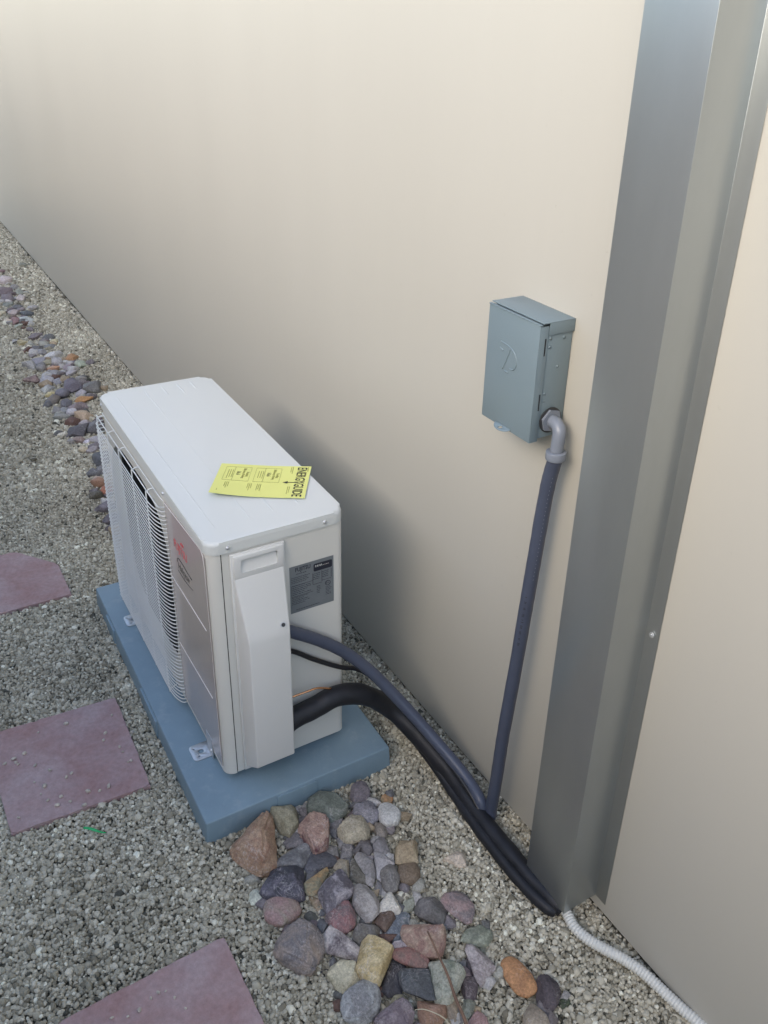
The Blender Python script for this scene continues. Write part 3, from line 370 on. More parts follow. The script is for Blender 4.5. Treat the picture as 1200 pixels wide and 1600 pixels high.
FAR = [
    ('flat grey-green stone lying alone on gravel near the wall', '6a6e66', -4.787, -0.086, 0.061, 0.0503, 0.0154, 3.001),
    ("rust-brown chunky stone behind pale reddish grey one, trail's far end", '7a5f66', -4.673, -0.234, 0.0356, 0.0498, 0.0196, 3.023),
    ("pale reddish grey chunky stone in front of rust-brown one, trail's far end", 'a8959b', -4.447, -0.247, 0.066, 0.0924, 0.0363, 3.021),
    ("dark mauve broad stone behind mauve one, trail's far end", '6a5660', -4.222, -0.295, 0.0829, 0.0946, 0.0322, 3.024),
    ("grey chunky stone right of dark mauve one, trail's far end", '7e7c80', -4.275, -0.227, 0.0393, 0.055, 0.0216, 3.013),
    ("grey small stone behind pale reddish grey one, trail's far end", '7d8482', -4.17, -0.222, 0.0442, 0.0587, 0.0201, 3.01),
    ("grey chunky stone behind pale reddish grey one, trail's far end", '8a8c8a', -4.157, -0.188, 0.0277, 0.0387, 0.0152, 3.003),
    ("pale reddish grey small stone in front of grey one, trail's far end", 'ae9fa4', -4.057, -0.227, 0.0489, 0.0622, 0.0218, 3.008),
    ("mauve broad stone behind pale grey one, trail's far end", '6e5f6b', -4.076, -0.304, 0.0648, 0.0789, 0.0276, 3.023),
    ("pale grey chunky stone in front of mauve one, trail's far end", 'a6a0a8', -4.033, -0.301, 0.0322, 0.0451, 0.0177, 3.021),
    ("green-grey small stone in front of pale grey one, trail's far end", '6f7776', -3.974, -0.314, 0.0478, 0.0436, 0.0155, 3.022),
    ('pale cream chunky stone left of pale reddish grey one, far third of trail', 'aaa491', -3.824, -0.37, 0.0361, 0.0506, 0.0199, 3.03),
    ('pale reddish grey chunky stone left of mauve one, far third of trail', 'a08c8e', -3.799, -0.317, 0.0465, 0.0652, 0.0256, 3.019),
    ('mauve small stone right of pale reddish grey one, far third of trail', '7c6c74', -3.85, -0.274, 0.0471, 0.042, 0.0153, 3.012),
    ('grey small stone behind dark slate-blue one, far third of trail', '918c92', -3.848, -0.216, 0.0474, 0.0529, 0.0193, 3.0),
    ('dark slate-blue broad stone in front of grey one, far third of trail', '505a68', -3.758, -0.252, 0.0621, 0.0613, 0.0227, 3.005),
    ('pale beige small stone left of rust-brown one, far third of trail', 'a69a90', -3.66, -0.371, 0.0352, 0.0389, 0.0148, 3.026),
    ('rust-brown small stone right of pale beige one, far third of trail', '80646a', -3.652, -0.333, 0.0454, 0.0585, 0.0222, 3.018),
    ('pale green-grey flat stone behind pale grey one, far third of trail', '9aa6ac', -3.656, -0.273, 0.0711, 0.0443, 0.0168, 3.007),
    ('pale grey small stone in front of pale green-grey one, far third of trail', 'a0a2a8', -3.585, -0.275, 0.0402, 0.048, 0.0184, 3.005),
    ('grey flat stone in front of rust-brown one, far third of trail', '8d958f', -3.573, -0.33, 0.0598, 0.0332, 0.0128, 3.016),
    ('mauve chunky stone in front of pale grey one, far third of trail', '6e6470', -3.482, -0.289, 0.0296, 0.0414, 0.0163, 3.005),
    ('dark mauve broad stone in front of mauve one, middle of trail', '6b5d68', -3.36, -0.29, 0.0628, 0.0619, 0.0249, 3.001),
    ('dark grey flat stone left of pale cream one, middle of trail', '56585a', -3.309, -0.241, 0.0674, 0.0481, 0.0196, 2.989),
    ('pale cream chunky stone right of dark olive one, middle of trail', 'a89e7c', -3.284, -0.36, 0.0473, 0.0596, 0.0245, 3.014),
    ('dark olive chunky stone left of pale cream one, middle of trail', '44443f', -3.307, -0.389, 0.0237, 0.0331, 0.013, 3.021),
    ('dark rust-brown small stone in front of dark grey one, middle of trail', '5f463f', -3.251, -0.273, 0.0427, 0.0341, 0.0141, 2.994),
    ('pale cream small stone behind slate-blue one, middle of trail', 'a09878', -3.242, -0.23, 0.0381, 0.0427, 0.0176, 2.985),
    ('dark violet small stone right of pale mauve one, middle of trail', '5c5c66', -3.182, -0.313, 0.042, 0.0454, 0.019, 3.001),
    ('slate-blue flat stone in front of pale cream one, middle of trail', '6b7078', -3.185, -0.253, 0.0612, 0.0375, 0.0157, 2.988),
    ('pale mauve chunky stone left of dark violet one, middle of trail', 'a098a4', -3.163, -0.345, 0.0255, 0.0357, 0.014, 3.008),
    ('lavender small stone in front of dark violet one, middle of trail', '7a7a88', -3.112, -0.311, 0.0462, 0.0483, 0.0206, 2.998),
    ('pale lavender flat stone behind lavender one, middle of trail', '9c9da8', -3.042, -0.269, 0.0916, 0.0631, 0.0273, 2.986),
    ('mauve chunky stone in front of pale mauve one, middle of trail', '776e72', -3.092, -0.352, 0.0275, 0.0384, 0.0151, 3.007),
    ('ochre small stone behind grey one, middle of trail', '8f6a42', -2.986, -0.201, 0.0503, 0.0468, 0.0204, 2.968),
    ('green-grey chunky stone right of grey one, thick part of trail', '8f9c92', -2.88, -0.182, 0.0405, 0.0567, 0.0223, 2.959),
    ('grey chunky stone left of violet one, thick part of trail', '8a8a90', -2.95, -0.39, 0.0489, 0.0684, 0.0269, 3.011),
    ('lavender chunky stone behind violet one, thick part of trail', '76748a', -2.992, -0.34, 0.0495, 0.0612, 0.0268, 3.001),
    ('cream small stone left of dark reddish grey one, thick part of trail', '8f8c78', -2.969, -0.31, 0.0495, 0.0457, 0.0201, 2.993),
    ('violet chunky stone in front of lavender one, thick part of trail', '66646c', -2.932, -0.347, 0.0356, 0.0453, 0.0196, 3.001),
    ('lavender chunky stone right of dark reddish grey one, thick part of trail', '918e9c', -2.943, -0.269, 0.045, 0.063, 0.0248, 2.983),
    ('ochre flat stone in front of dark reddish grey one, thick part of trail', '9a7258', -2.884, -0.302, 0.0665, 0.0406, 0.0182, 2.988),
    ('dark reddish grey flat stone behind ochre one, thick part of trail', '6a5c60', -2.933, -0.292, 0.0403, 0.0226, 0.01, 2.988),
    ('mauve flat stone in front of grey one, thick part of trail', '7a6a7a', -2.864, -0.246, 0.0667, 0.0369, 0.0166, 2.974),
    ('grey small stone right of pale grey one, thick part of trail', '8a8a92', -2.913, -0.22, 0.036, 0.0378, 0.0168, 2.97),
    ('pale grey chunky stone left of grey one, thick part of trail', 'a8a6aa', -2.935, -0.236, 0.0271, 0.0379, 0.0149, 2.975),
    ('lavender small stone in front of ochre one, thick part of trail', '7a7a86', -2.808, -0.318, 0.048, 0.05, 0.0229, 2.989),
    ('lavender flat stone in front of mauve one, thick part of trail', '8d8898', -2.793, -0.251, 0.0571, 0.0359, 0.0164, 2.972),
    ('reddish grey flat stone left of pale lavender one, trail by ochre cobbles', '7a6668', -2.78, -0.413, 0.0643, 0.0417, 0.0193, 3.012),
    ('pale lavender small stone behind blue-grey one, trail by ochre cobbles', '8f8ea0', -2.741, -0.365, 0.0557, 0.0483, 0.0225, 2.998),
    ('lavender chunky stone right of pale lavender one, trail by ochre cobbles', '82829a', -2.707, -0.323, 0.0342, 0.0479, 0.0188, 2.987),
    ('violet chunky stone right of pale lavender one, trail by ochre cobbles', '5e566e', -2.619, -0.278, 0.0635, 0.0889, 0.0349, 2.972),
    ('violet chunky stone left of pale lavender one, trail by ochre cobbles', '60607a', -2.556, -0.34, 0.0539, 0.0755, 0.0297, 2.985),
    ('pale lavender chunky stone right of violet one, trail by ochre cobbles', '9896a8', -2.59, -0.312, 0.0293, 0.0411, 0.0161, 2.979),
    ('grey chunky stone behind violet one, trail by ochre cobbles', '7f7c80', -2.685, -0.234, 0.0474, 0.0551, 0.0259, 2.963),
    ('dark grey chunky stone right of lavender one, trail by ochre cobbles', '626264', -2.565, -0.209, 0.0676, 0.0724, 0.0351, 2.952),
    ('pale grey chunky stone left of blue-grey one, trail by ochre cobbles', 'a2a6a8', -2.633, -0.391, 0.0293, 0.041, 0.0161, 3.001),
    ('blue-grey small stone right of pale grey one, trail by ochre cobbles', '8a8c96', -2.661, -0.369, 0.0422, 0.0334, 0.0159, 2.996),
    ('pale cream small stone right of pale grey one, trail by ochre cobbles', 'a69c70', -2.577, -0.375, 0.0456, 0.0386, 0.0188, 2.995),
    ('dark reddish grey chunky stone in front of pale cream one, trail by ochre cobbles', '66605f', -2.505, -0.382, 0.049, 0.0499, 0.0247, 2.994),
    ('lavender small stone behind ochre one, trail by ochre cobbles', '8d8698', -2.522, -0.268, 0.0416, 0.0384, 0.0189, 2.965),
    ('ochre flat stone in front of lavender one, trail by ochre cobbles', '9a7038', -2.458, -0.283, 0.0738, 0.0404, 0.0202, 2.966),
    ('mauve chunky stone right of pale lavender one, trail behind unit corner', '7e6a74', -2.375, -0.309, 0.0566, 0.0582, 0.0298, 2.969),
    ('dark violet chunky stone behind blue-grey one, trail behind unit corner', '565668', -2.437, -0.349, 0.0394, 0.0485, 0.0217, 2.982),
    ('pale lavender small stone right of blue-grey one, trail behind unit corner', '9a96a8', -2.338, -0.344, 0.0473, 0.0443, 0.0229, 2.977),
    ('blue-grey chunky stone behind grey one, trail behind unit corner', '6e7480', -2.367, -0.373, 0.0388, 0.0383, 0.0197, 2.986),
    ('grey flat stone in front of blue-grey one, trail behind unit corner', '7c8080', -2.318, -0.388, 0.0553, 0.0311, 0.0162, 2.988),
    ('pale beige small stone right of pale lavender one, trail behind unit corner', 'a08c78', -2.283, -0.314, 0.0598, 0.0559, 0.0293, 2.966),
    ('dark rust-brown small stone left of mauve one, trail behind unit corner', '5c4440', -2.244, -0.364, 0.0547, 0.0424, 0.0225, 2.978),
    ('mauve small stone left of dark violet one, trail behind unit corner', '8f8490', -2.204, -0.325, 0.0419, 0.0359, 0.0193, 2.965),
    ('dark violet chunky stone right of mauve one, trail beside grille top', '5a5a66', -2.142, -0.299, 0.0623, 0.0856, 0.0343, 2.954),
    ('dark violet broad stone behind reddish grey one, trail beside grille top', '4f4c5a', -2.127, -0.367, 0.0902, 0.0631, 0.0347, 2.973),
    ('lavender flat stone right of pale lavender one, trail beside grille top', '8b889a', -2.042, -0.324, 0.0648, 0.0334, 0.0188, 2.956),
    ('pale lavender small stone left of lavender one, trail beside grille top', 'b0a8c8', -2.043, -0.355, 0.0282, 0.0166, 0.0093, 2.965),
    ('reddish grey small stone left of pale lavender one, trail beside grille top', '7c6a68', -2.071, -0.38, 0.0445, 0.0334, 0.0187, 2.974),
    ('pale grey flat stone left of dark violet one, trail beside grille top', 'a09e98', -2.147, -0.417, 0.0409, 0.0229, 0.0126, 2.989),
    ('pale beige small stone left of mauve one, trail beside the grille', 'a09684', -1.977, -0.382, 0.0356, 0.0267, 0.0153, 2.97),
    ('mauve small stone right of pale beige one, trail beside the grille', '7a707a', -1.961, -0.356, 0.0396, 0.0319, 0.0184, 2.961),
    ('dark slate-blue chunky stone in front of mauve one, trail beside the grille', '4a5060', -1.85, -0.353, 0.058, 0.0811, 0.0319, 2.954),
    ('dark violet chunky stone behind pale reddish grey one, trail beside the grille', '5e5e68', -1.768, -0.367, 0.0454, 0.0387, 0.0238, 2.953),
    ('pale reddish grey small stone left of ochre one, trail beside the grille', 'a08c84', -1.72, -0.401, 0.0298, 0.0235, 0.0147, 2.961),
    ('ochre small stone right of pale reddish grey one, trail beside the grille', '8a6650', -1.683, -0.392, 0.048, 0.0369, 0.0234, 2.956),
    ("ochre chunky stone right of dark olive one, trail's near end", '8a5238', -1.618, -0.391, 0.0327, 0.0458, 0.018, 2.951),
    ("dark olive chunky stone left of ochre one, trail's near end", '4c4a44', -1.601, -0.434, 0.0378, 0.0526, 0.0208, 2.965),
    ("violet small stone behind dark mauve one, trail's near end", '6b6478', -1.501, -0.425, 0.0562, 0.0376, 0.0254, 2.955),
    ("dark mauve chunky stone left of pale lavender one, trail's near end", '5a5264', -1.416, -0.433, 0.0446, 0.0569, 0.0246, 2.953),
    ("pale lavender chunky stone right of dark mauve one, trail's near end", 'a8a6b4', -1.422, -0.415, 0.0172, 0.0178, 0.0095, 2.946),
    ("dark mauve small stone in front of pale lavender one, trail's near end", '56505e', -1.364, -0.444, 0.0406, 0.0232, 0.0165, 2.953),
]
LINE = [
    (-0.102, -0.38, 0.1947),
    (-0.102, -0.3275, 0.2022),
    (-0.099, -0.2676, 0.213),
    (-0.092, -0.208, 0.1914),
    (-0.0853, -0.1448, 0.13),
    (-0.0319, -0.1077, 0.085),
    (0.0451, -0.0867, 0.05),
    (0.1138, -0.0805, 0.032),
    (0.2057, -0.0855, 0.024),
    (0.2848, -0.086, 0.024),
    (0.3657, -0.0835, 0.022),
    (0.4274, -0.0756, 0.02),
]
COND = [
    (-0.104, -0.392, 0.4349),
    (-0.104, -0.3676, 0.419),
    (-0.106, -0.3076, 0.3726),
    (-0.1, -0.2512, 0.3218),
    (-0.0771, -0.2011, 0.265),
    (-0.0417, -0.1559, 0.2),
    (0.0072, -0.1176, 0.14),
    (0.0695, -0.0884, 0.092),
    (0.1259, -0.0742, 0.065),
    (0.1762, -0.0749, 0.05),
]
BLK = [
    (-0.122, -0.3613, 0.3546),
    (-0.118, -0.3174, 0.319),
    (-0.11, -0.2615, 0.2805),
    (-0.1083, -0.2155, 0.255),
    (-0.0877, -0.1784, 0.22),
    (-0.0444, -0.145, 0.165),
    (0.0157, -0.1135, 0.115),
    (0.0755, -0.0916, 0.08),
    (0.1552, -0.0856, 0.055),
    (0.1982, -0.0856, 0.03),
]
HOSE = [
    (0.4313, -0.0692, 0.02),
    (0.459, -0.0697, 0.016),
    (0.4856, -0.075, 0.015),
    (0.5168, -0.069, 0.014),
    (0.5482, -0.0544, 0.013),
    (0.5808, -0.0371, 0.012),
    (0.6175, -0.025, 0.012),
    (0.6543, -0.0189, 0.011),
    (0.6942, -0.0126, 0.01),
    (0.7355, -0.0051, 0.01),
    (0.8078, -0.001, 0.01),
]
VERT = [
    (0.2387, -0.036, 0.8923),
    (0.2313, -0.037, 0.843),
    (0.2259, -0.038, 0.7776),
    (0.2214, -0.041, 0.6698),
    (0.2175, -0.045, 0.5554),
    (0.2147, -0.049, 0.4494),
    (0.2101, -0.052, 0.3515),
    (0.205, -0.055, 0.2478),
    (0.2025, -0.058, 0.1312),
    (0.1994, -0.061, 0.0455),
]
STEM = [
    (0.3753, -0.3353, 0.06),
    (0.415, -0.3385, 0.05),
    (0.4556, -0.3434, 0.045),
    (0.4924, -0.3519, 0.04),
    (0.5217, -0.3541, 0.03),
    (0.5401, -0.3569, 0.02),
]
STRAW = [
    (0.4748, -0.4236, 0.045),
    (0.4842, -0.4119, 0.05),
    (0.4986, -0.3981, 0.048),
    (0.5111, -0.3866, 0.04),
    (0.5248, -0.381, 0.03),
]
GREEN = [
    (-0.2139, -0.8008, 0.008),
    (-0.1768, -0.7663, 0.01),
]
RED = [
    (0.3787, -0.3307, 0.006),
]
PEB = [
    (-0.4832, -0.8664, 0.008),
    (-0.5349, -0.8264, 0.008),
    (-0.4728, -0.9081, 0.008),
    (-0.4043, -0.8279, 0.008),
    (-0.3656, -0.8014, 0.008),
    (-0.3635, -0.8468, 0.008),
    (-0.3711, -0.7894, 0.008),
    (-0.3459, -0.8581, 0.008),
    (-0.3207, -0.849, 0.008),
    (-0.317, -0.8226, 0.008),
    (-0.2934, -0.8095, 0.008),
    (-0.3022, -0.7705, 0.008),
    (-0.2682, -0.7866, 0.008),
    (-0.2966, -0.8347, 0.008),
    (-0.4356, -0.7041, 0.008),
    (-0.3784, -0.6761, 0.008),
    (-0.3424, -0.6676, 0.008),
    (-0.2942, -0.7294, 0.008),
    (-0.2916, -0.7491, 0.008),
    (-0.4648, -0.887, 0.008),
    (-0.4266, -0.6408, 0.008),
]
PEB3 = [
    (0.2054, -0.789, 0.008),
    (0.2019, -0.7757, 0.008),
    (0.2065, -0.7638, 0.008),
    (0.2253, -0.7542, 0.008),
    (0.2156, -0.8116, 0.008),
    (0.2528, -0.7444, 0.008),
    (0.2045, -0.8544, 0.008),
    (0.2162, -0.8311, 0.008),
]
rnd = random.Random(7)

# ------------------------------------------------------------------ ground
def gh(x, y):
    """height of the gravel surface"""
    v = noise.noise(Vector((x*1.7, y*2.1, 3.1)))*.007+noise.noise(Vector((x*6, y*6, 9.2)))*.0045
    if y > -.12: v -= .006*(y+.12)/.12
    return v-.002
bm = bmesh.new()
xs = [-60, -30, -14]+[-9+i*.06 for i in range(int(11.5/.06))]+[6, 20, 60]
ys = [-60, -20, -8, -4]+[-2.4+i*.06 for i in range(41)]+[.06, 2, 20, 60]
vg = [[bm.verts.new((x, y, (gh(x, y) if (-9.1 < x < 2.6 and -2.5 < y < .1) else -.004)-.007)) for x in xs] for y in ys]
for j in range(len(ys)-1):
    for i in range(len(xs)-1): bm.faces.new((vg[j][i], vg[j][i+1], vg[j+1][i+1], vg[j+1][i]))
tag(build('ground', bm, M['soil'], smooth=True), kind='structure')

# ------------------------------------------------------------------ the building with its siding
PY = -.0102
BH = 2.25
house = empty('building', (-3, .15, 0))
tag(house, 'cream coloured building with smooth siding running along the gravel strip', 'building')
def hpart(name, bm, m, **k):
    o = build(name, bm, m, **k); o.parent = house; o.matrix_parent_inverse = Matrix.Translation((3, -.15, 0)); return o
bm = bmesh.new(); box(bm, -14, .42, 0, .012, 0.001, BH); hpart('siding_panel', bm, M['siding'])
bm = bmesh.new(); box(bm, .4225, 5, 0, .012, 0.0025, BH); hpart('siding_panel', bm, M['siding'])
bm = bmesh.new(); box(bm, -13.99, 4.99, .0125, 6, -.1, BH); hpart('foundation', bm, M['foundation'])
bm = bmesh.new(); prism(bm, [(-14.1, -.03), (5.1, -.03), (5.1, 6.1), (-14.1, 6.1)], BH+.001, BH+.06); hpart('roof', bm, M['rooftile'])

# the block wall and the neighbour's house on the other side of the side yard (outside the frame, seen in reflections)
bw = empty('block_wall', (-3, -2.3, 0)); tag(bw, 'tan masonry block wall facing the siding across the side yard', 'wall')
bm = bmesh.new(); box(bm, -3.2, 10, -.1, .1, -.05, 1.8); build('wall', bm, M['block'], bw)
bm = bmesh.new(); box(bm, -3.22, 10.02, -.12, .12, 1.8+.001, 1.8+.05, .004); build('coping', bm, M['block'], bw)

# ------------------------------------------------------------------ metal channel up the wall
XC, DC, WC, XF, ZC = .4617, .0825, .1143, .4888, .0283
ch = empty('metal_channel', (XC, 0, ZC)); tag(ch, 'tall grey sheet metal channel covering lines, running up the wall', 'metal channel')
t = .0009
bm = bmesh.new()
# folded sheet: left return, front face, side face, flange
prof = [(-WC, -.0025), (-WC, -DC), (0, -DC), (0, -.002), (XF-XC, -.002)]
prof_in = [(-WC+t, -.0025), (-WC+t, -DC+t), (-t, -DC+t), (-t, -.002+t), (XF-XC, -.002+t)]
Hc = 2.2
lo_ = [[bm.verts.new((x, y, 0)) for x, y in p] for p in (prof, prof_in)]; hi_ = [[bm.verts.new((x, y, Hc)) for x, y in p] for p in (prof, prof_in)]
for i in range(4):
    bm.faces.new((lo_[0][i], lo_[0][i+1], hi_[0][i+1], hi_[0][i])); bm.faces.new((lo_[1][i+1], lo_[1][i], hi_[1][i], hi_[1][i+1]))
    bm.faces.new((lo_[0][i+1], lo_[0][i], lo_[1][i], lo_[1][i+1])); bm.faces.new((hi_[0][i], hi_[0][i+1], hi_[1][i+1], hi_[1][i]))
for i in (0, 4): bm.faces.new((lo_[0][i], hi_[0][i], hi_[1][i], lo_[1][i]))
sheet = build('cover_sheet', bm, M['channel'], ch)
bevel_obj(sheet, .0012, 3, 40)
scr = None
for zz in (.67-ZC, 1.95-ZC):
    bm = bmesh.new(); cyl(bm, (.4755-XC, -.0042, zz), (0, 1, 0), .0048, .0024, 16); cyl(bm, (.4755-XC, -.0062, zz), (0, 1, 0), .0026, .0016, 6)
    build('screw', bm, M['zinc'], ch)

# ------------------------------------------------------------------ equipment pad
PX0, PX1, PY0, PY1, PZ = -.9847, -.0537, -.595, -.1663, .0541
pad = empty('equipment_pad', (PX1, PY0, 0), radians(-.8593)); tag(pad, 'blue-grey plastic equipment pad lying on the gravel under the unit', 'equipment pad')
bm = bmesh.new(); L_, D_ = PX1-PX0, PY1-PY0
lo, hi = prism(bm, [(-L_-.003, -.003), (.003, -.003), (.003, D_+.003), (-L_-.003, D_+.003)], -.02, PZ)
for v in hi:
    v.co.x += .004 if v.co.x < -.1 else -.004; v.co.y += .004 if v.co.y < .1 else -.004
pb = build('slab', bm, M['pad'], pad); bevel_obj(pb, .0035, 3)
for x0, x1 in ((-.47, -.34), (-.80, -.72)):
    bm = bmesh.new(); box(bm, x0, x1, -.0042, .003, -.01, PZ-.006, .001); build('side_lug', bm, M['pad'], pad, angle=40)
for y0, y1 in ((.155, .245),):
    bm = bmesh.new(); box(bm, -.003, .0042, y0, y1, -.01, PZ-.0045, .001); build('side_lug', bm, M['pad'], pad, angle=40)

# ------------------------------------------------------------------ outdoor unit (local x: 0 = near end, y: 0 = front, z above the pad)
W, D, Z0, ZB, ZT = .79, .2787, .0746-PZ, .630-PZ, .6569-PZ
U = empty('air_conditioner_unit', (-.1315, -.5189, PZ), radians(-.5806))
tag(U, 'white outdoor air conditioner unit with wire fan grille standing on the blue-grey pad', 'air conditioner')
z = lambda v: v-PZ
# rear cabinet
bm = bmesh.new(); prism(bm, rrect(-W, 0, .0255, D, .014, 5, (1, 1, 0, 0)), Z0+.002, ZB)
cab = build('cabinet', bm, M['cabinet'], U)
bm = bmesh.new()
def sup(cx, cz, r, n=48, e=3.2):
    out = []
    for i in range(n):
        a = 2*pi*i/n; c, s_ = cos(a), sin(a); k = (abs(c)**e+abs(s_)**e)**(-1/e); out.append((cx+r*c*k, cz+r*s_*k))
    return out
def ring_prism(bm, pts, y0, y1):
    a = [bm.verts.new((x, y0, zz)) for x, zz in pts]; b = [bm.verts.new((x, y1, zz)) for x, zz in pts]; n = len(pts)
    for i in range(n): bm.faces.new((a[i], a[(i+1) % n], b[(i+1) % n], b[i]))
    bm.faces.new(a); bm.faces.new(b[::-1])
FX, FZ = -.515, z(.345)
ring_prism(bm, sup(FX, FZ, .225), 0, .15); boolean(cab, bm)
for p in cab.data.polygons: p.use_smooth = True
cab.data.set_sharp_from_angle(angle=radians(30))
cab.data.materials.append(M['dark'])
for p in cab.data.polygons:
    c = p.center
    if c.y > .026 and c.y < .152 and abs(c.x-FX) < .2255 and abs(c.z-FZ) < .2255 and not (c.y < .027): p.material_index = 1
# front panel wraps the front corner; dark seam between it and the cabinet
bm = bmesh.new(); prism(bm, rrect(-W, 0, 0, .0235, .0225, 8, (0, 0, 1, 1)), Z0, ZB-.001)
fp = build('front_panel', bm, M['cabinet'], U)
bm = bmesh.new(); ring_prism(bm, sup(FX, FZ, .235, e=3.6), -.01, .03); boolean(fp, bm)
for p in fp.data.polygons: p.use_smooth = True
fp.data.set_sharp_from_angle(angle=radians(25))
bm = bmesh.new(); prism(bm, rrect(-W+.002, -.0012, .0225, .0265, .001, 1), Z0+.004, ZB-.002)
prism(bm, rrect(-W+.003, -.003, .003, D-.003, .02, 5), ZB-.004, ZB+.004)
seam = build('seam_shade_fill', bm, M['black'], U)  # black filler put in for the shade inside the panel gaps
bm = bmesh.new(); ring_prism(bm, sup(FX, FZ, .2251), .0, .05); boolean(seam, bm)
# fan
fan = None
bm = bmesh.new(); cyl(bm, (FX, .085, FZ), (0, 1, 0), .045, .05, 24)
fan = build('fan', bm, M['dark'], U, angle=40)
for k in range(3):
    bm = bmesh.new(); rows = []
    for i in range(7):
        r = .04+.17*i/6; row = []
        for j in range(9):
            a = 2*pi*k/3+(j/8-.5)*(1.35+.15*i/6)+.12*i/6; row.append(bm.verts.new((FX+r*cos(a), .06+.05*j/8-.006*sin(pi*j/8), FZ+r*sin(a))))
        rows.append(row)
    for a, b in zip(rows, rows[1:]):
        for j in range(8): bm.faces.new((a[j], a[j+1], b[j+1], b[j]))
    g = bmesh.ops.extrude_face_region(bm, geom=list(bm.faces)); 
    for v in [e for e in g['geom'] if isinstance(e, bmesh.types.BMVert)]: v.co.y += .003
    build('fan_blade', bm, M['dark'], fan, smooth=True)
# top cover
bm = bmesh.new()
lo, hi = prism(bm, rrect(-W-.0035, .0035, -.0035, D+.003, .026, 8), ZB+.0012, ZT)
es = [e for e in bm.edges if e.verts[0].co.z > ZT-1e-5 and e.verts[1].co.z > ZT-1e-5]
bmesh.ops.bevel(bm, geom=es, offset=.009, segments=4, affect='EDGES', profile=.5)
top = build('top_cover', bm, M['cap'], U, angle=50)
bm = bmesh.new()
def ridge(x0, x1, y, w=.0022, h=.0009):
    n = 14; rows = []
    for i in range(n+1):
        x = x0+(x1-x0)*i/n; f = min(1, min(i, n-i)/1.0); rows.append([bm.verts.new((x, y-w, ZT-.0003)), bm.verts.new((x, y-w*.3, ZT+h*f)), bm.verts.new((x, y+w*.3, ZT+h*f)), bm.verts.new((x, y+w, ZT-.0003))])
    for a, b in zip(rows, rows[1:]):
        for j in range(3): bm.faces.new((a[j], a[j+1], b[j+1], b[j]))
ridge(-.772, -.045, .033); ridge(-.772, -.60, .105); ridge(-.14, -.045, .105); ridge(-.772, -.71, .15, .003); ridge(-.772, -.70, .19, .003); ridge(-.772, -.72, .225, .003); ridge(-.12, -.05, .155); ridge(-.60, -.14, .105, .0022, .0004); ridge(-.11, -.06, .21)
build('stiffening_ridge', bm, M['cap'], top, smooth=True)
def screw(loc, ax, r=.0042, par=U, m=None):
    bm = bmesh.new(); ax = Vector(ax).normalized(); c = Vector(loc)
    tube(bm, [c-ax*.001, c+ax*.0006, c+ax*.0022, c+ax*.0030], lambda i, s: (r, r, r*.8, r*.35)[i], 14)
    build('screw', bm, m or M['zinc'], par, angle=50)
screw((.0040, .0375, z(.6425)), (1, 0, 0)); screw((.0040, .2355, z(.6415)), (1, 0, 0)); screw((-.255, -.0040, z(.640)), (0, -1, 0), .0035)
screw((-.76, -.0040, z(.640)), (0, -1, 0), .0035)

# glossy trim panel at the right of the front
bm = bmesh.new()
o_ = [(-.262, z(.092)), (-.018, z(.092)), (-.018, z(.618)), (-.030, z(.630)), (-.262, z(.616))]
a = [bm.verts.new((x, -.0004, zz)) for x, zz in o_]; b = [bm.verts.new((x, -.0022, zz)) for x, zz in o_]
for i in range(5): bm.faces.new((a[i], a[(i+1) % 5], b[(i+1) % 5], b[i]))
bm.faces.new(b)
trim = build('trim_panel', bm, M['trim'], U)
for (p0, p1) in (((-.262, .6145), (-.032, .630)), ((-.262, .433), (-.042, .435)), ((-.262, .2545), (-.042, .2615))):
    bm = bmesh.new(); tube(bm, [(p0[0], -.0024, z(p0[1])), (p1[0], -.0024, z(p1[1]))], .0011, 6); build('trim_line', bm, M['trimline'], trim)
bm = bmesh.new(); tube(bm, [(-.032, -.0024, z(.630)), (-.022, -.0024, z(.622)), (-.019, -.0024, z(.605)), (-.0185, -.0024, z(.50)), (-.019, -.0024, z(.12))], lambda i, s: (.0011, .0011, .0009, .0005, .0003)[i], 6); build('trim_line', bm, M['trimline'], trim)
fr = frame((-.217, -.0023, z(.534)), (1, 0, .06), (0, 0, 1))
put_text('maker_lettering', 'FUJITSU', .030, fr, M['red'], trim, sx=.84, bold=0)
bm = bmesh.new()
for cx in (.0545, .0635):
    tube(bm, [fr @ Vector((cx+.0045*cos(q), .0305+.0032*sin(q), 0)) for q in [2*pi*i/14 for i in range(15)]], .0007, 5)
build('infinity_mark', bm, M['red'], trim)
fr2 = frame((-.2035, -.0023, z(.488)), (1, 0, .04), (0, 0, 1))
put_text('series_lettering', 'Halcyon', .026, fr2, M['ink'], trim, sx=.85, shear=.35)
bm = bmesh.new()
tube(bm, [fr2 @ Vector(p) for p in smooth_path([(-.002, .014, 0), (.004, .026, 0), (.03, .028, 0), (.06, .024, 0), (.093, .022, 0)], 6)], .0008, 5)
tube(bm, [fr2 @ Vector(p) for p in smooth_path([(.0, -.006, 0), (.03, -.009, 0), (.06, -.008, 0), (.094, -.003, 0)], 6)], .0006, 5)
build('swoosh_mark', bm, M['ink'], trim)

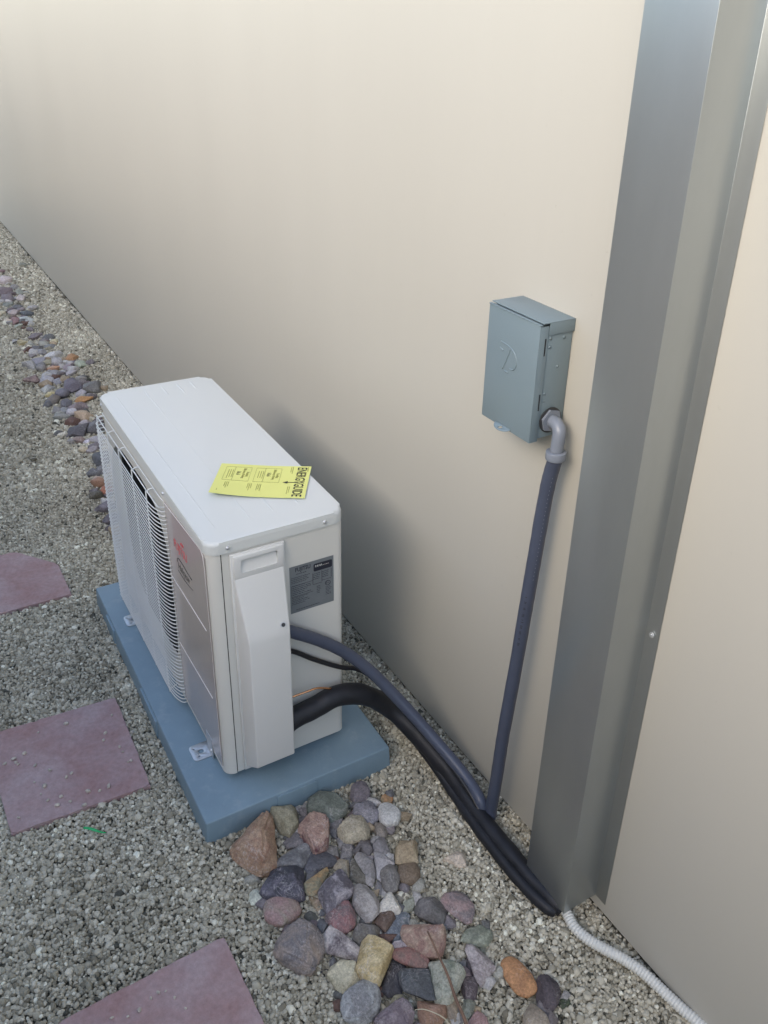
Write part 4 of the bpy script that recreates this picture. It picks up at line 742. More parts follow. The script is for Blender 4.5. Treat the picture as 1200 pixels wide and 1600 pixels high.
# wire grille: bent horizontal wires, vertical stays with hooked tops
gr = None
bm = bmesh.new()
GX0, GX1, GY = -.776, -.262, -.022
stay_x = [-.755, -.655, -.555, -.445, -.335]
GS = GY+.0024
def stay_pts(x):
    return smooth_path([(x, -.0005, z(.072)), (x, GY*.7, z(.066)), (x, GS, z(.075)), (x, GS, z(.30)), (x, GS, z(.585)), (x, GY*.8, z(.606)), (x, -.010, z(.613)), (x, -.0005, z(.611))], 4)
tube(bm, [(GX0, 0, z(.611)), (GX0+.01, -.003, z(.6135)), (GX1-.03, -.003, z(.6135)), (GX1-.012, -.001, z(.6115))], .0014, 6)
gr = build('fan_grille', bm, M['grille'], U, smooth=True)
for x in stay_x:
    bm = bmesh.new(); tube(bm, stay_pts(x), .0014, 6); build('grille_stay', bm, M['grille'], gr, smooth=True)
bm = bmesh.new()
tube(bm, smooth_path([(GX0+.001, -.0003, 0), (GX0+.002, GY*.55, 0), (GX0+.014, GY*.96, 0), (GX0+.045, GY, 0), (-.5, GY, 0), (GX1-.085, GY, 0), (GX1-.040, GY*.90, 0), (GX1-.016, GY*.66, 0), (GX1-.003, GY*.36, 0), (GX1, -.0003, 0)], 4), .00125, 6)
me = bpy.data.meshes.new('grille_wire'); bm.to_mesh(me); bm.free(); me.materials.append(M['grille'])
for p in me.polygons: p.use_smooth = True
NW = 51
for i in range(NW):
    o = bpy.data.objects.new('grille_wire', me); COL.objects.link(o); o.parent = gr; o.location = (0, 0, z(.074)+(.592-.074)*i/(NW-1))
bm = bmesh.new(); tube(bm, smooth_path([(GX0+.001, -.0003, z(.602)), (GX0+.004, GY*.5, z(.603)), (GX0+.016, GY*.72, z(.607)), (-.5, GY*.72, z(.607)), (GX1-.022, GY*.72, z(.607)), (GX1-.006, GY*.45, z(.603)), (GX1-.001, -.0003, z(.602))], 4), .0014, 6)
build('grille_wire', bm, M['grille'], gr, smooth=True)

# valve cover with a grip recess
bm = bmesh.new(); box(bm, .0006, .0065, .039, .149, z(.080), z(.6255), .002)
vc = build('valve_cover', bm, M['cover'], U)
bm = bmesh.new()
secs = [(.574, .574, .0430, .0440, .1440, .1455, .0118), (.560, .560, .0425, .0445, .1430, .1460, .0150), (.462, .4625, .0420, .0470, .1330, .1480, .0560), (.440, .4440, .0420, .0475, .1315, .1480, .0600), (.088, .1290, .0420, .0475, .1310, .1480, .0600)]
rings = []
for zb, zf, b0, f0, f1, b1, d in secs:
    rings.append([bm.verts.new(p) for p in ((.006, b0, z(zb)), (d, f0, z(zf)), (d, f1, z(zf)), (.006, b1, z(zb)))])
for a, b in zip(rings, rings[1:]):
    for k in range(4): bm.faces.new((a[k], a[(k+1) % 4], b[(k+1) % 4], b[k]))
bm.faces.new(rings[0]); bm.faces.new(rings[-1][::-1])
bulge = build('cover_bulge', bm, M['cover'], vc); bevel_obj(bulge, .005, 4, 16)
bm = bmesh.new()
box(bm, .003, .0118, .0435, .1450, z(.5700), z(.6225), .0022)
hood = build('grip_surround', bm, M['cover'], vc)
bm = bmesh.new(); box(bm, -.012, .03, .0575, .1315, z(.5845), z(.6135), .004); boolean(hood, bm)
bm = bmesh.new(); box(bm, -.012, .03, .0575, .1315, z(.5845), z(.6135), .004); boolean(vc, bm)
for o in (hood, vc):
    for p in o.data.polygons: p.use_smooth = True
    o.data.set_sharp_from_angle(angle=radians(35))
bm = bmesh.new(); bv = [bm.verts.new(p) for p in ((.0008, .056, z(.616)), (.0008, .133, z(.616)), (.0105, .133, z(.583)), (.0105, .056, z(.583)))]; bm.faces.new(bv)
build('grip_slope', bm, M['cover'], vc)
bm = bmesh.new(); cyl(bm, (.0545, .1190, z(.4700)), (1, 0, .45), .0056, .004, 20)
build('screw_recess', bm, M['zinc'], vc)
bm = bmesh.new(); cyl(bm, (.0566, .1190, z(.4709)), (1, 0, .45), .0040, .0012, 16); build('recess_hole', bm, M['dark'], vc)

# rating plate
fr = frame((.00025, .1590, z(.4441)), (0, 1, 0), (0, 0, 1))
bm = bmesh.new(); flat_strip(bm, fr, 0, .0962, 0, .1125, .0004)
plate = build('rating_plate', bm, M['plate'], U)
fr = frame((.00066, .1590, z(.4441)), (0, 1, 0), (0, 0, 1))
put_text('plate_lettering', 'FUJITSU', .013, fr, M['plateink'], plate, x=.012, y=.0985, sx=.75, bold=.0002)
bm = bmesh.new()
lo = [bm.verts.new(fr @ Vector((x, y, 0))) for x, y in rrect(.052, .093, .0865, .1045, .003, 3)]; hi = [bm.verts.new(fr @ Vector((x, y, .0003))) for x, y in rrect(.052, .093, .0865, .1045, .003, 3)]
for i in range(len(lo)): bm.faces.new((lo[i], lo[(i+1) % len(lo)], hi[(i+1) % len(hi)], hi[i]))
bm.faces.new(hi); build('plate_badge', bm, M['plateink'], plate)
fr3 = frame((.00100, .1590, z(.4441)), (0, 1, 0), (0, 0, 1))
put_text('badge_lettering', 'R410A', .0075, fr3, M['cap'], plate, x=.055, y=.096, sx=.8)
bm = bmesh.new(); fine_print(bm, fr3, .073, .091, .097, .003, 1, rnd, .0008); build('badge_print', bm, M['trimline'], plate)
bm = bmesh.new()
fine_print(bm, fr, .014, .042, .092, .003, 1, rnd, .0016)
fine_print(bm, fr, .003, .046, .0845, .0040, 4, rnd, .0014)
fine_print(bm, fr, .005, .048, .0650, .0042, 6, rnd, .0015)
fine_print(bm, fr, .051, .068, .0800, .0042, 4, rnd, .0015); fine_print(bm, fr, .071, .089, .0800, .0042, 4, rnd, .0015)
fine_print(bm, fr, .003, .044, .0370, .0040, 5, rnd, .0014); fine_print(bm, fr, .058, .068, .0480, .0040, 5, rnd, .0014)
fine_print(bm, fr, .078, .092, .0400, .0036, 6, rnd, .0012); fine_print(bm, fr, .012, .090, .0060, .0030, 1, rnd, .0014)
build('fine_print', bm, M['plateinkthin'], plate)['kind'] = 'stuff'
bm = bmesh.new()
for x0, x1, y0, y1 in ((.003, .0036, .040, .066), (.0495, .0503, .056, .083), (.0695, .0703, .058, .084), (.0905, .0913, .062, .084), (.0036, .0495, .066, .0666), (.0036, .0495, .0400, .0406), (.0503, .0695, .0555, .0561), (.0703, .0905, .0600, .0606)):
    flat_strip(bm, fr, x0, x1, y0, y1)
tube(bm, [fr @ Vector((.083+.0055*cos(q), .0500+.0055*sin(q), .0002)) for q in [2*pi*i/18 for i in range(19)]], .0007, 4)
build('plate_table', bm, M['plateink'], plate)
put_text('certification_mark', 'ETL', .0058, fr, M['plateink'], plate, x=.0788, y=.0480, sx=.8)

# mounting feet with holes
def foot(cx):
    bm = bmesh.new(); lo, hi = prism(bm, rrect(cx-.024, cx+.024, -.040, .012, .009, 4), .0008, .0030)
    f = build('mounting_foot', bm, M['zinc'], U)
    for (hx, hy, r) in ((0, -.018, .0062), (-.012, -.031, .0022), (.013, -.026, .0022)):
        bm = bmesh.new(); cyl(bm, (cx+hx, hy, .002), (0, 0, 1), r, .02, 16); boolean(f, bm)
    bevel_obj(f, .0004, 1)
    bm = bmesh.new(); n = 24
    ri = [(cx+.0115*cos(2*pi*i/n), -.018+.0115*sin(2*pi*i/n), .0031) for i in range(n+1)]; tube(bm, ri, .0005, 5, False); build('foot_emboss', bm, M['zinc'], f)
    bm = bmesh.new(); box(bm, cx+.0, cx+.036, -.0028, -.0010, .0032, .060, .0004); t_ = build('foot_tab', bm, M['zinc'], f)
    screw((cx+.028, -.0030, .022), (0, -1, 0), .0042, f)
foot(-.115); foot(-.655)

# ------------------------------------------------------------------ energy card on the unit's top
ca, sa = cos(radians(-.5806)), sin(radians(-.5806))
def uw(x, y, zz): return Vector((-.1315+x*ca-y*sa, -.5189+x*sa+y*ca, zz))
TLc, TRc, BRc, BLc = uw(-.293, .1225, 0), uw(-.1974, .2936, 0), uw(-.0697, .227, 0), uw(-.1681, .063, 0)
cardO = uw(-.1681, .063, .6585)
ex = (BRc-BLc).normalized(); CW = (BRc-BLc).length; CH = (TLc-BLc).length
card = empty('energy_label_card', cardO, math.atan2(ex.y, ex.x)); tag(card, 'yellow energy rating card lying loose on top of the white unit', 'card')
def curl(x, y):
    u = 1-x/CW; v = 1-y/CH
    return .0012+.014*max(0, u-.55)**2*1.6*(.5+.9*v)+.005*max(0, v-.3)**2*(u)+.0006*sin(x*40)
def card_grid(bm, off):
    nx, ny = 30, 18; g = [[bm.verts.new((CW*i/nx, CH*j/ny, curl(CW*i/nx, CH*j/ny)+off)) for i in range(nx+1)] for j in range(ny+1)]
    for j in range(ny):
        for i in range(nx): bm.faces.new((g[j][i], g[j][i+1], g[j+1][i+1], g[j+1][i]))
bm = bmesh.new(); card_grid(bm, 0); me = bpy.data.meshes.new('sheet'); bm.to_mesh(me); bm.free(); link('sheet', me, M['card'], card, True)
bm = bmesh.new(); card_grid(bm, -.0004); me = bpy.data.meshes.new('sheet_back'); bm.to_mesh(me); bm.free(); link('sheet_back', me, M['cardback'], card, True)
def drape(me):
    for v in me.vertices: v.co.z += curl(v.co.x, v.co.y)
    return me
def card_text(name, txt, size, x, y, m=M['ink'], **k):
    # text that reads down the card: its baseline runs towards -y, letter tops towards +x
    me = text_mesh(txt, size, extrude=.0001, **k); me.transform(frame((x, y, .0004), (0, -1, 0), (1, 0, 0))); link(name, drape(me), m, card)
tw = text_mesh('ENERGYGUIDE', .0285, bold=.0003); tw = max(v.co.x for v in tw.vertices)
card_text('title_lettering', 'ENERGYGUIDE', .0285, CW-.0275, CH-.006, sx=(CH-.012)/tw, bold=.0003)
bm = bmesh.new()
flat = frame((0, 0, .0004), (1, 0, 0), (0, 1, 0))
def arrow():
    y = CH*.47
    flat_strip(bm, flat, CW-.046, CW-.020, y-.0011, y+.0011, .0002)
    vs = [bm.verts.new((CW-.053, y, .0006)), bm.verts.new((CW-.042, y-.0055, .0006)), bm.verts.new((CW-.042, y+.0055, .0006))]; bm.faces.new(vs)
arrow()
me = bpy.data.meshes.new('arrow_mark'); bm.to_mesh(me); bm.free(); link('arrow_mark', drape(me), M['ink'], card)
bm = bmesh.new()
def rect(x0, x1, y0, y1, w=.0004):
    for a in ((x0, x1, y0, y0+w), (x0, x1, y1-w, y1), (x0, x0+w, y0, y1), (x1-w, x1, y0, y1)): flat_strip(bm, flat, *a, .0002)
for x0 in (.014, .014+CW*.33):
    rect(x0, x0+CW*.28, CH*.46, CH*.90); rect(x0+CW*.10, x0+CW*.103, CH*.46, CH*.90)
frp = lambda x, y: frame((x, y, .0004), (0, -1, 0), (1, 0, 0))
for x in (.030, .030+CW*.33): fine_print(bm, frp(x, CH*.80), 0, .040, 0, .0045, 3, rnd, .0009)
for x in (.030, CW*.40, CW*.50): fine_print(bm, frp(x, CH*.40), 0, .032, 0, .0035, 3, rnd, .0009)
for x in (CW-.038, CW-.006): fine_print(bm, frp(x, CH*.96), 0, .030, 0, .0036, 2 if x < CW-.02 else 1, rnd, .0009)
fine_print(bm, frp(CW-.036, CH*.34), 0, .040, 0, .0036, 2, rnd, .0009); fine_print(bm, frp(.012, CH*.16), 0, .012, 0, .0036, 1, rnd, .0009)
me = bpy.data.meshes.new('fine_print'); bm.to_mesh(me); bm.free(); link('fine_print', drape(me), M['inkthin'], card)['kind'] = 'stuff'
for x0, t1 in ((.014, 'Heating'), (.014+CW*.33, 'Cooling')):
    card_text('box_lettering', t1, .0085, x0+CW*.235, CH*.76, M['inkthin'], sx=.8)
    card_text('box_lettering', 'Efficiency Rating', .0085, x0+CW*.195, CH*.87, M['inkthin'], sx=.8)
    card_text('box_lettering', '16.6', .0125, x0+CW*.13, CH*.77, sx=.8)

# ------------------------------------------------------------------ disconnect box
bx0, bx1, bz0, bz1, db = .0749, .2088, .9096, 1.1164, .0713
B = empty('disconnect_box', ((bx0+bx1)/2, 0, bz0)); tag(B, 'grey metal electrical disconnect box with hinged cover mounted on the wall', 'electrical box')
hx = (bx1-bx0)/2; hz = bz1-bz0
bm = bmesh.new(); box(bm, -hx+.004, hx-.0015, -.060, -.001, .004, hz-.012, .0015); build('enclosure', bm, M['box'], B, angle=40)
bm = bmesh.new()
box(bm, -hx, hx, -db, -db+.0016, 0, hz-.004, .0006)
box(bm, hx-.0014, hx, -db+.0017, -.0535, .0, hz-.006, .0004)
box(bm, -hx, -hx+.0014, -db+.0017, -.0535, .0, hz-.006, .0004)
box(bm, -hx+.0016, hx-.0016, -db+.0017, -.0610, .0, .0014, .0004)
lid = build('cover', bm, M['box'], B, angle=40)
bm = bmesh.new()   # rain cap: top with front lip and end drop
box(bm, -hx-.0012, hx+.0012, -.066, -.0005, hz-.0018, hz, .0006)
box(bm, -hx-.0006, hx+.0006, -db-.0012, -.0662, hz-.0045, hz-.0025, .0006)
box(bm, hx-.0001, hx+.0012, -.053, -.0005, hz-.021, hz-.0019, .0004)
box(bm, -hx-.0012, -hx+.0001, -.053, -.0005, hz-.021, hz-.0019, .0004)
cap = build('rain_cap', bm, M['box'], B, angle=40)
for zz in (.1515, .0565):
    bm = bmesh.new(); box(bm, hx-.0002, hx+.0003, -.0595, -.0572, zz, zz+.029); build('slot', bm, M['black'], lid)
bm = bmesh.new()
for (y, zz, r) in ((-.0475, 1.0885, .0026), (-.0475, 1.0745, .0026), (-.019, 1.0865, .0026), (-.0265, 1.0385, .0026), (-.0480, .9935, .0018), (-.0480, .9795, .0018)):
    bm = bmesh.new(); c = Vector((hx-.0014, y, zz-bz0)); tube(bm, [c, c+Vector((.0010, 0, 0)), c+Vector((.0012, 0, 0)), c+Vector((.0002, 0, 0))], lambda i, s: (r*1.2, r, r*.6, r*.3)[i], 12); build('rivet', bm, M['box'], B, smooth=True)
bm = bmesh.new(); lo, hi = prism(bm, [( .0+.021*cos(radians(a)), -.0135*max(0, sin(radians(a)))-.0002) for a in range(0, 181, 12)], 0, .0016)
for v in bm.verts: v.co += Vector((-.003, -db, .0035)); v.co.z += (v.co.y+db)*.30
tabb = build('hasp_tab', bm, M['box'], B)
bm = bmesh.new(); cyl(bm, (-.003, -db-.0065, .0030), (0, 0, 1), .0038, .02, 18); boolean(tabb, bm); bevel_obj(tabb, .0003, 1)
bm = bmesh.new(); fl = lambda pts: tube(bm, smooth_path([(x-(bx0+bx1)/2, -db-.0001, zz-bz0) for x, zz in pts], 6), .0014, 8)
fl([(.113, 1.058), (.130, 1.0565), (.146, 1.052), (.156, 1.042), (.158, 1.030), (.151, 1.020), (.142, 1.019)])
fl([(.139, 1.053), (.136, 1.042), (.130, 1.028), (.123, 1.013)])
fl([(.113, 1.047), (.121, 1.044)]); fl([(.129, 1.011), (.138, 1.0105)])
build('embossed_logo', bm, M['box'], lid, smooth=True)

# ------------------------------------------------------------------ conduit: from the box down to the ground and back along the wall to the unit
cd = empty('electrical_conduit', (.20, -.06, .03)); tag(cd, 'grey flexible electrical conduit running from the box down the wall to the unit', 'conduit')
inv = Matrix.Translation((-.20, .06, -.03))
def cpart(name, bm, m, root, off, **k):
    bm.transform(Matrix.Translation(-Vector(off))); return build(name, bm, m, root, **k)
off = (.20, -.06, .03)
bm = bmesh.new(); cyl(bm, (.2125, -.031, .945), (1, 0, 0), .0205, .0060, 6); cpart('locknut', bm, M['fitting'], cd, off, angle=30)
bm = bmesh.new(); cyl(bm, (.2100, -.031, .945), (1, 0, 0), .0225, .0022, 28); cpart('washer', bm, M['dark'], cd, off, angle=30)
bm = bmesh.new(); tube(bm, smooth_path([(.2155, -.031, .945), (.226, -.031, .9445), (.236, -.0325, .938), (.2395, -.0345, .925), (.2395, -.036, .899)], 6), .0114, 18); cpart('elbow', bm, M['fitting'], cd, off, smooth=True)
bm = bmesh.new(); cyl(bm, (.2395, -.036, .8935), (.03, 0, -1), .0175, .0150, 24); col_ = cpart('compression_collar', bm, M['fitting'], cd, off); bevel_obj(col_, .0015, 2)
path = [(.2395, -.036, .888)]+VERT[1:]+[(.2015, -.0635, .022), (.1965, -.068, .0125), (.187, -.073, .022)]+COND[::-1]+[(-.106, -.41, .44)]
bm = bmesh.new(); tube(bm, smooth_path(path, 8), lambda i, s: .0129+.00022*sin(s*2*pi/.0042), 16)
cpart('flexible_tube', bm, M['conduit'], cd, off, smooth=True)
# faded print running down the tube
pts = smooth_path([(.2395, -.036, .888)]+VERT[1:], 8)
bm = bmesh.new()
def dash(zc, h, w, ofs):
    for a, b in zip(pts, pts[1:]):
        if b.z <= zc <= a.z:
            t_ = (zc-b.z)/(a.z-b.z); c = b.lerp(a, t_); T = (a-b).normalized(); out = Vector((.62, -.78, 0)); out = (out-T*out.dot(T)).normalized(); sd = T.cross(out)
            c = c+out*.0129*cos(ofs)+sd*.0129*sin(ofs); o2 = (out*cos(ofs)+sd*sin(ofs)); s3 = T.cross(o2)
            vs = [bm.verts.new(c+o2*.0003+s3*x+T*y) for x, y in ((-w, -h), (w, -h), (w, h), (-w, h))]; bm.faces.new(vs)
for i in range(26): dash(.855-i*.0085, .0012, .0006, .45)
cpart('dotted_print', bm, M['fitting'], cd, off)
bm = bmesh.new()
for i in range(9):
    for k in range(3):
        if rnd.random() < .75: dash(.60-i*.0135+k*.0026, .0006, .0026*rnd.uniform(.5, 1), -.1+.05*rnd.random())
cpart('faded_lettering', bm, M['cable'], cd, off)

# black insulated line set
ls = empty('insulated_pipe', (.1, -.08, .02)); tag(ls, 'thick black foam wrapped refrigerant pipe arching from the unit to the ground', 'pipe')
off = (.1, -.08, .02)
P_ = [(-.104, -.41, .175)]+LINE+[(.445, -.068, .014)]
def lr(i, s): return .0235+.0024*noise.noise(Vector((s*22, 1.5, 0)))-.007*max(0, min(1, (s-.42)/.35))
bm = bmesh.new(); tube(bm, smooth_path(P_, 10), lr, 20)
for v in bm.verts: v.co += noise.noise_vector(v.co*45)*.0012
cpart('foam_wrap', bm, M['blackwrap'], ls, off, smooth=True)
bm = bmesh.new(); tube(bm, smooth_path([Vector(p)+Vector((-.006, (-.006, -.012, -.016, -.018, -.020, -.021, -.020, -.014, -.004)[i], -.010 if p[2] > .03 else -.004)) for i, p in enumerate(P_[6:15])], 10), lambda i, s: .0125+.001*noise.noise(Vector((s*30, 7, 0))), 16)
cpart('lower_wrap', bm, M['blackwrap'], ls, off, smooth=True)
sc_ = empty('control_cable', (0, -.1, .03)); tag(sc_, 'thin black cable looping from the unit beneath the grey conduit', 'cable')
off = (0, -.1, .03)
bm = bmesh.new(); tube(bm, smooth_path([(-.122, -.40, .372)]+BLK+[(.207, -.09, .012)], 8), .0052, 12); cpart('cable_jacket', bm, M['cable'], sc_, off, smooth=True)
bm = bmesh.new(); tube(bm, smooth_path([(-.112, -.38, .245), (-.110, -.355, .2465), (-.108, -.335, .2480), (-.107, -.315, .2475), (-.103, -.285, .236)], 6), .0022, 8)
cw = build('copper_wire', bm, M['copper'], smooth=True); tag(cw, 'bare copper wire lying over the black wrapped pipe beside the unit', 'wire')

# white corrugated drain hose
bm = bmesh.new()
hp = smooth_path([(.400, -.078, .020)]+HOSE, 1)
dense = smooth_path([tuple(p) for p in hp], 40)
tube(bm, dense, lambda i, s: .0092+.0015*(.5+.5*sin(s*2*pi/.0060)), 16)
hs = build('drain_hose', bm, M['hose'], smooth=True); tag(hs, 'white corrugated drain hose emerging beneath the metal channel onto the gravel', 'hose')

# ------------------------------------------------------------------ pavers
def paver(pts, label, seed):
    cx = sum(p[0] for p in pts)/len(pts); cy = sum(p[1] for p in pts)/len(pts)
    r = random.Random(seed); bm = bmesh.new(); P = []
    n = len(pts)
    for i in range(n):
        a, b = Vector(pts[i]), Vector(pts[(i+1) % n]); e = (b-a); nn = Vector((e.y, -e.x)).normalized(); k = max(3, int(e.length/.012))
        for j in range(k):
            p = a.lerp(b, j/k)-nn*(.0016*noise.noise(Vector((j*.5+i*20, seed, 0)))+.004*max(0, noise.noise(Vector((j*.9+i*31, seed, 4)))-.28))
            P.append((p.x-cx, p.y-cy))
    lo, hi = prism(bm, P, -.05, .0085)
    es = [e for e in bm.edges if e.verts[0].co.z > .008 and e.verts[1].co.z > .008]
    bmesh.ops.bevel(bm, geom=es, offset=.003, segments=2, affect='EDGES')
    o = build('paver', bm, M['paver'], angle=50); o.location = (cx, cy, .001)
    return tag(o, label, 'paver', 'square mauve pavers in the gravel')
PAV = [([(-1.36, -.935), (-1.054, -.935), (-1.053, -.636), (-1.228, -.636), (-1.358, -.734)], 'mauve paver farthest away, left of the pad corner, one corner buried in gravel', 1),
       ([(-.586, -.934), (-.271, -.930), (-.254, -.651), (-.566, -.643)], 'mauve square paver with scattered pebbles, beside the long side of the pad', 2),
       ([(.165, -.935), (.47, -.935), (.468, -.640), (.162, -.642)], 'mauve paver at the bottom edge of the picture, nearest to the viewer', 3)]
for a in PAV: paver(*a)

# ------------------------------------------------------------------ pea gravel: tens of thousands of pebbles as one object
def inside(px, py, poly):
    c = np.zeros(px.shape, bool); n = len(poly)
    for i in range(n):
        x0, y0 = poly[i]; x1, y1 = poly[(i+1) % n]
        if y0 == y1: continue
        c ^= ((y0 > py) != (y1 > py)) & (px < (x1-x0)*(py-y0)/(y1-y0)+x0)
    return c
rs = np.random.RandomState(4)
def layer(x0, x1, y0, y1, sp, zoff, jit=.42):
    nx, ny = int((x1-x0)/sp), int((y1-y0)/(sp*.866))
    X, Y = np.meshgrid(np.arange(nx)*sp+x0, np.arange(ny)*sp*.866+y0); X[1::2] += sp/2
    X = X.ravel()+rs.uniform(-jit, jit, X.size)*sp; Y = Y.ravel()+rs.uniform(-jit, jit, Y.size)*sp
    return X, Y, np.full(X.size, sp), np.full(X.size, zoff)
parts_ = [layer(-1.75, 1.25, -1.35, .011, .0070, .0), layer(-1.75, 1.25, -1.35, .011, .0088, .003, .6),
          layer(-3.6, -1.75, -1.35, .011, .0070, .0), layer(-3.6, -1.75, -1.35, .011, .013, .0035, .6), layer(-9, -3.6, -1.5, .011, .0095, .0), layer(-9, -3.6, -1.5, .011, .019, .004, .6),
          layer(-1.75, 1.9, -2.18, -1.35, .0125, 0.)]
X, Y, SP, ZO = [np.concatenate([p[i] for p in parts_]) for i in range(4)]
keep = np.ones(X.size, bool)
for pts, _, _ in PAV: keep &= ~inside(X, Y, pts)
for k, edge in enumerate([p[0] for p in PAV]): pass
keep &= ~((X > PX0+.01) & (X < PX1-.01) & (Y > PY0+.02) & (Y < PY1-.01))
X, Y, SP, ZO = X[keep], Y[keep], SP[keep], ZO[keep]
print('pebbles', X.size)
# cheap smooth height: sample gh on a grid and interpolate
gx = np.arange(-9.1, 2.7, .04); gy = np.arange(-2.5, .1, .04)
GH = np.array([[gh(a, b) for a in gx] for b in gy])
fx = (X-gx[0])/.04; fy = (Y-gy[0])/.04; ix = fx.astype(int); iy = fy.astype(int); tx = fx-ix; ty = fy-iy
Hh = GH[iy, ix]*(1-tx)*(1-ty)+GH[iy, ix+1]*tx*(1-ty)+GH[iy+1, ix]*(1-tx)*ty+GH[iy+1, ix+1]*tx*ty
for pts, _, _ in PAV:   # gravel is raked level with the pavers near their edges
    cx = np.mean([p[0] for p in pts]); cy = np.mean([p[1] for p in pts])
    d = np.maximum(abs(X-cx), abs(Y-cy)); w = np.clip((.26-d)/.08, 0, 1); Hh = Hh*(1-w)+(.0015)*w
Z = Hh-.003+ZO+rs.uniform(-.002, .002, X.size)
n = X.size
co = np.stack([X, Y, Z], 1).astype(np.float32)
me = bpy.data.meshes.new('pea_gravel'); me.vertices.add(n); me.vertices.foreach_set('co', co.ravel())
size = SP*rs.choice([.50, .60, .72, .9, 1.25], n, p=[.27, .4, .23, .08, .02])*rs.uniform(.85, 1.15, n)
size = np.where(ZO > 0, size*.72, size)
at = me.attributes.new('psize', 'FLOAT', 'POINT'); at.data.foreach_set('value', size.astype(np.float32))
tone = np.clip(rs.normal(.50, .20, n)+.0, 0, 1)
# broad darker and browner patches where fines and damp collect
patch = np.array([noise.noise(Vector((a*3.1, b*3.7, 5))) for a, b in zip(gx.repeat(1), np.zeros(len(gx)))])
PT = np.array([[noise.noise(Vector((a*2.3, b*4.1, 5)))+.5*noise.noise(Vector((a*9, b*9, 8))) for a in gx] for b in gy])
tone = np.clip(tone+.16*PT[iy, ix]-np.where(rs.rand(n) < .04, .3, 0)+np.where(rs.rand(n) < .02, .35, 0), 0, 1)
at = me.attributes.new('tone', 'FLOAT', 'POINT'); at.data.foreach_set('value', tone.astype(np.float32))
gv = link('pea_gravel', me, M['gravel']); tag(gv, 'grey-beige pea gravel covering the ground along the wall', 'gravel', kind='stuff')
ng = bpy.data.node_groups.new('pebble_instances', 'GeometryNodeTree')
ng.interface.new_socket('Geometry', in_out='INPUT', socket_type='NodeSocketGeometry'); ng.interface.new_socket('Geometry', in_out='OUTPUT', socket_type='NodeSocketGeometry')
N = ng.nodes; L = ng.links; gi = N.new('NodeGroupInput'); go = N.new('NodeGroupOutput')
m2p = N.new('GeometryNodeMeshToPoints'); L.new(gi.outputs[0], m2p.inputs[0])
iop = N.new('GeometryNodeInstanceOnPoints'); L.new(m2p.outputs[0], iop.inputs['Points'])
gti = N.new('GeometryNodeGeometryToInstance')
for k in range(6):
    ico = N.new('GeometryNodeMeshIcoSphere'); ico.inputs['Radius'].default_value = 1; ico.inputs['Subdivisions'].default_value = 2
    sp_ = N.new('GeometryNodeSetPosition'); nt_ = N.new('ShaderNodeTexNoise'); nt_.noise_dimensions = '4D'; nt_.inputs['W'].default_value = k*7.3; nt_.inputs['Scale'].default_value = .9; nt_.inputs['Detail'].default_value = 1.5
    sub = N.new('ShaderNodeVectorMath'); sub.operation = 'SUBTRACT'; sub.inputs[1].default_value = (.5, .5, .5)
    scl = N.new('ShaderNodeVectorMath'); scl.operation = 'SCALE'; scl.inputs['Scale'].default_value = 1.25
    L.new(nt_.outputs['Color'], sub.inputs[0]); L.new(sub.outputs[0], scl.inputs[0]); L.new(ico.outputs[0], sp_.inputs['Geometry']); L.new(scl.outputs[0], sp_.inputs['Offset'])
    smm = N.new('GeometryNodeSetMaterial'); smm.inputs['Material'].default_value = M['gravel']; L.new(sp_.outputs[0], smm.inputs[0])
    ssh = N.new('GeometryNodeSetShadeSmooth'); ssh.inputs['Shade Smooth'].default_value = (k % 2 == 0); L.new(smm.outputs[0], ssh.inputs[0])
    L.new(ssh.outputs[0], gti.inputs[0])
L.new(gti.outputs[0], iop.inputs['Instance']); iop.inputs['Pick Instance'].default_value = True
rv = N.new('FunctionNodeRandomValue'); rv.data_type = 'INT'; rv.inputs[4].default_value = 0; rv.inputs[5].default_value = 5; L.new(rv.outputs[2], iop.inputs['Instance Index'])
rr = N.new('FunctionNodeRandomValue'); rr.data_type = 'FLOAT_VECTOR'; rr.inputs[0].default_value = (0, 0, 0); rr.inputs[1].default_value = (6.28, 6.28, 6.28); rr.inputs['Seed'].default_value = 3
L.new(rr.outputs[0], iop.inputs['Rotation'])
na = N.new('GeometryNodeInputNamedAttribute'); na.data_type = 'FLOAT'; na.inputs[0].default_value = 'psize'
rsv = N.new('FunctionNodeRandomValue'); rsv.data_type = 'FLOAT_VECTOR'; rsv.inputs[0].default_value = (.85, .75, .62); rsv.inputs[1].default_value = (1.3, 1.05, .95); rsv.inputs['Seed'].default_value = 9
vm = N.new('ShaderNodeVectorMath'); vm.operation = 'SCALE'; L.new(rsv.outputs[0], vm.inputs[0]); L.new(na.outputs[0], vm.inputs['Scale']); L.new(vm.outputs[0], iop.inputs['Scale'])
L.new(iop.outputs[0], go.inputs[0])
md = gv.modifiers.new('pebbles', 'NODES'); md.node_group = ng

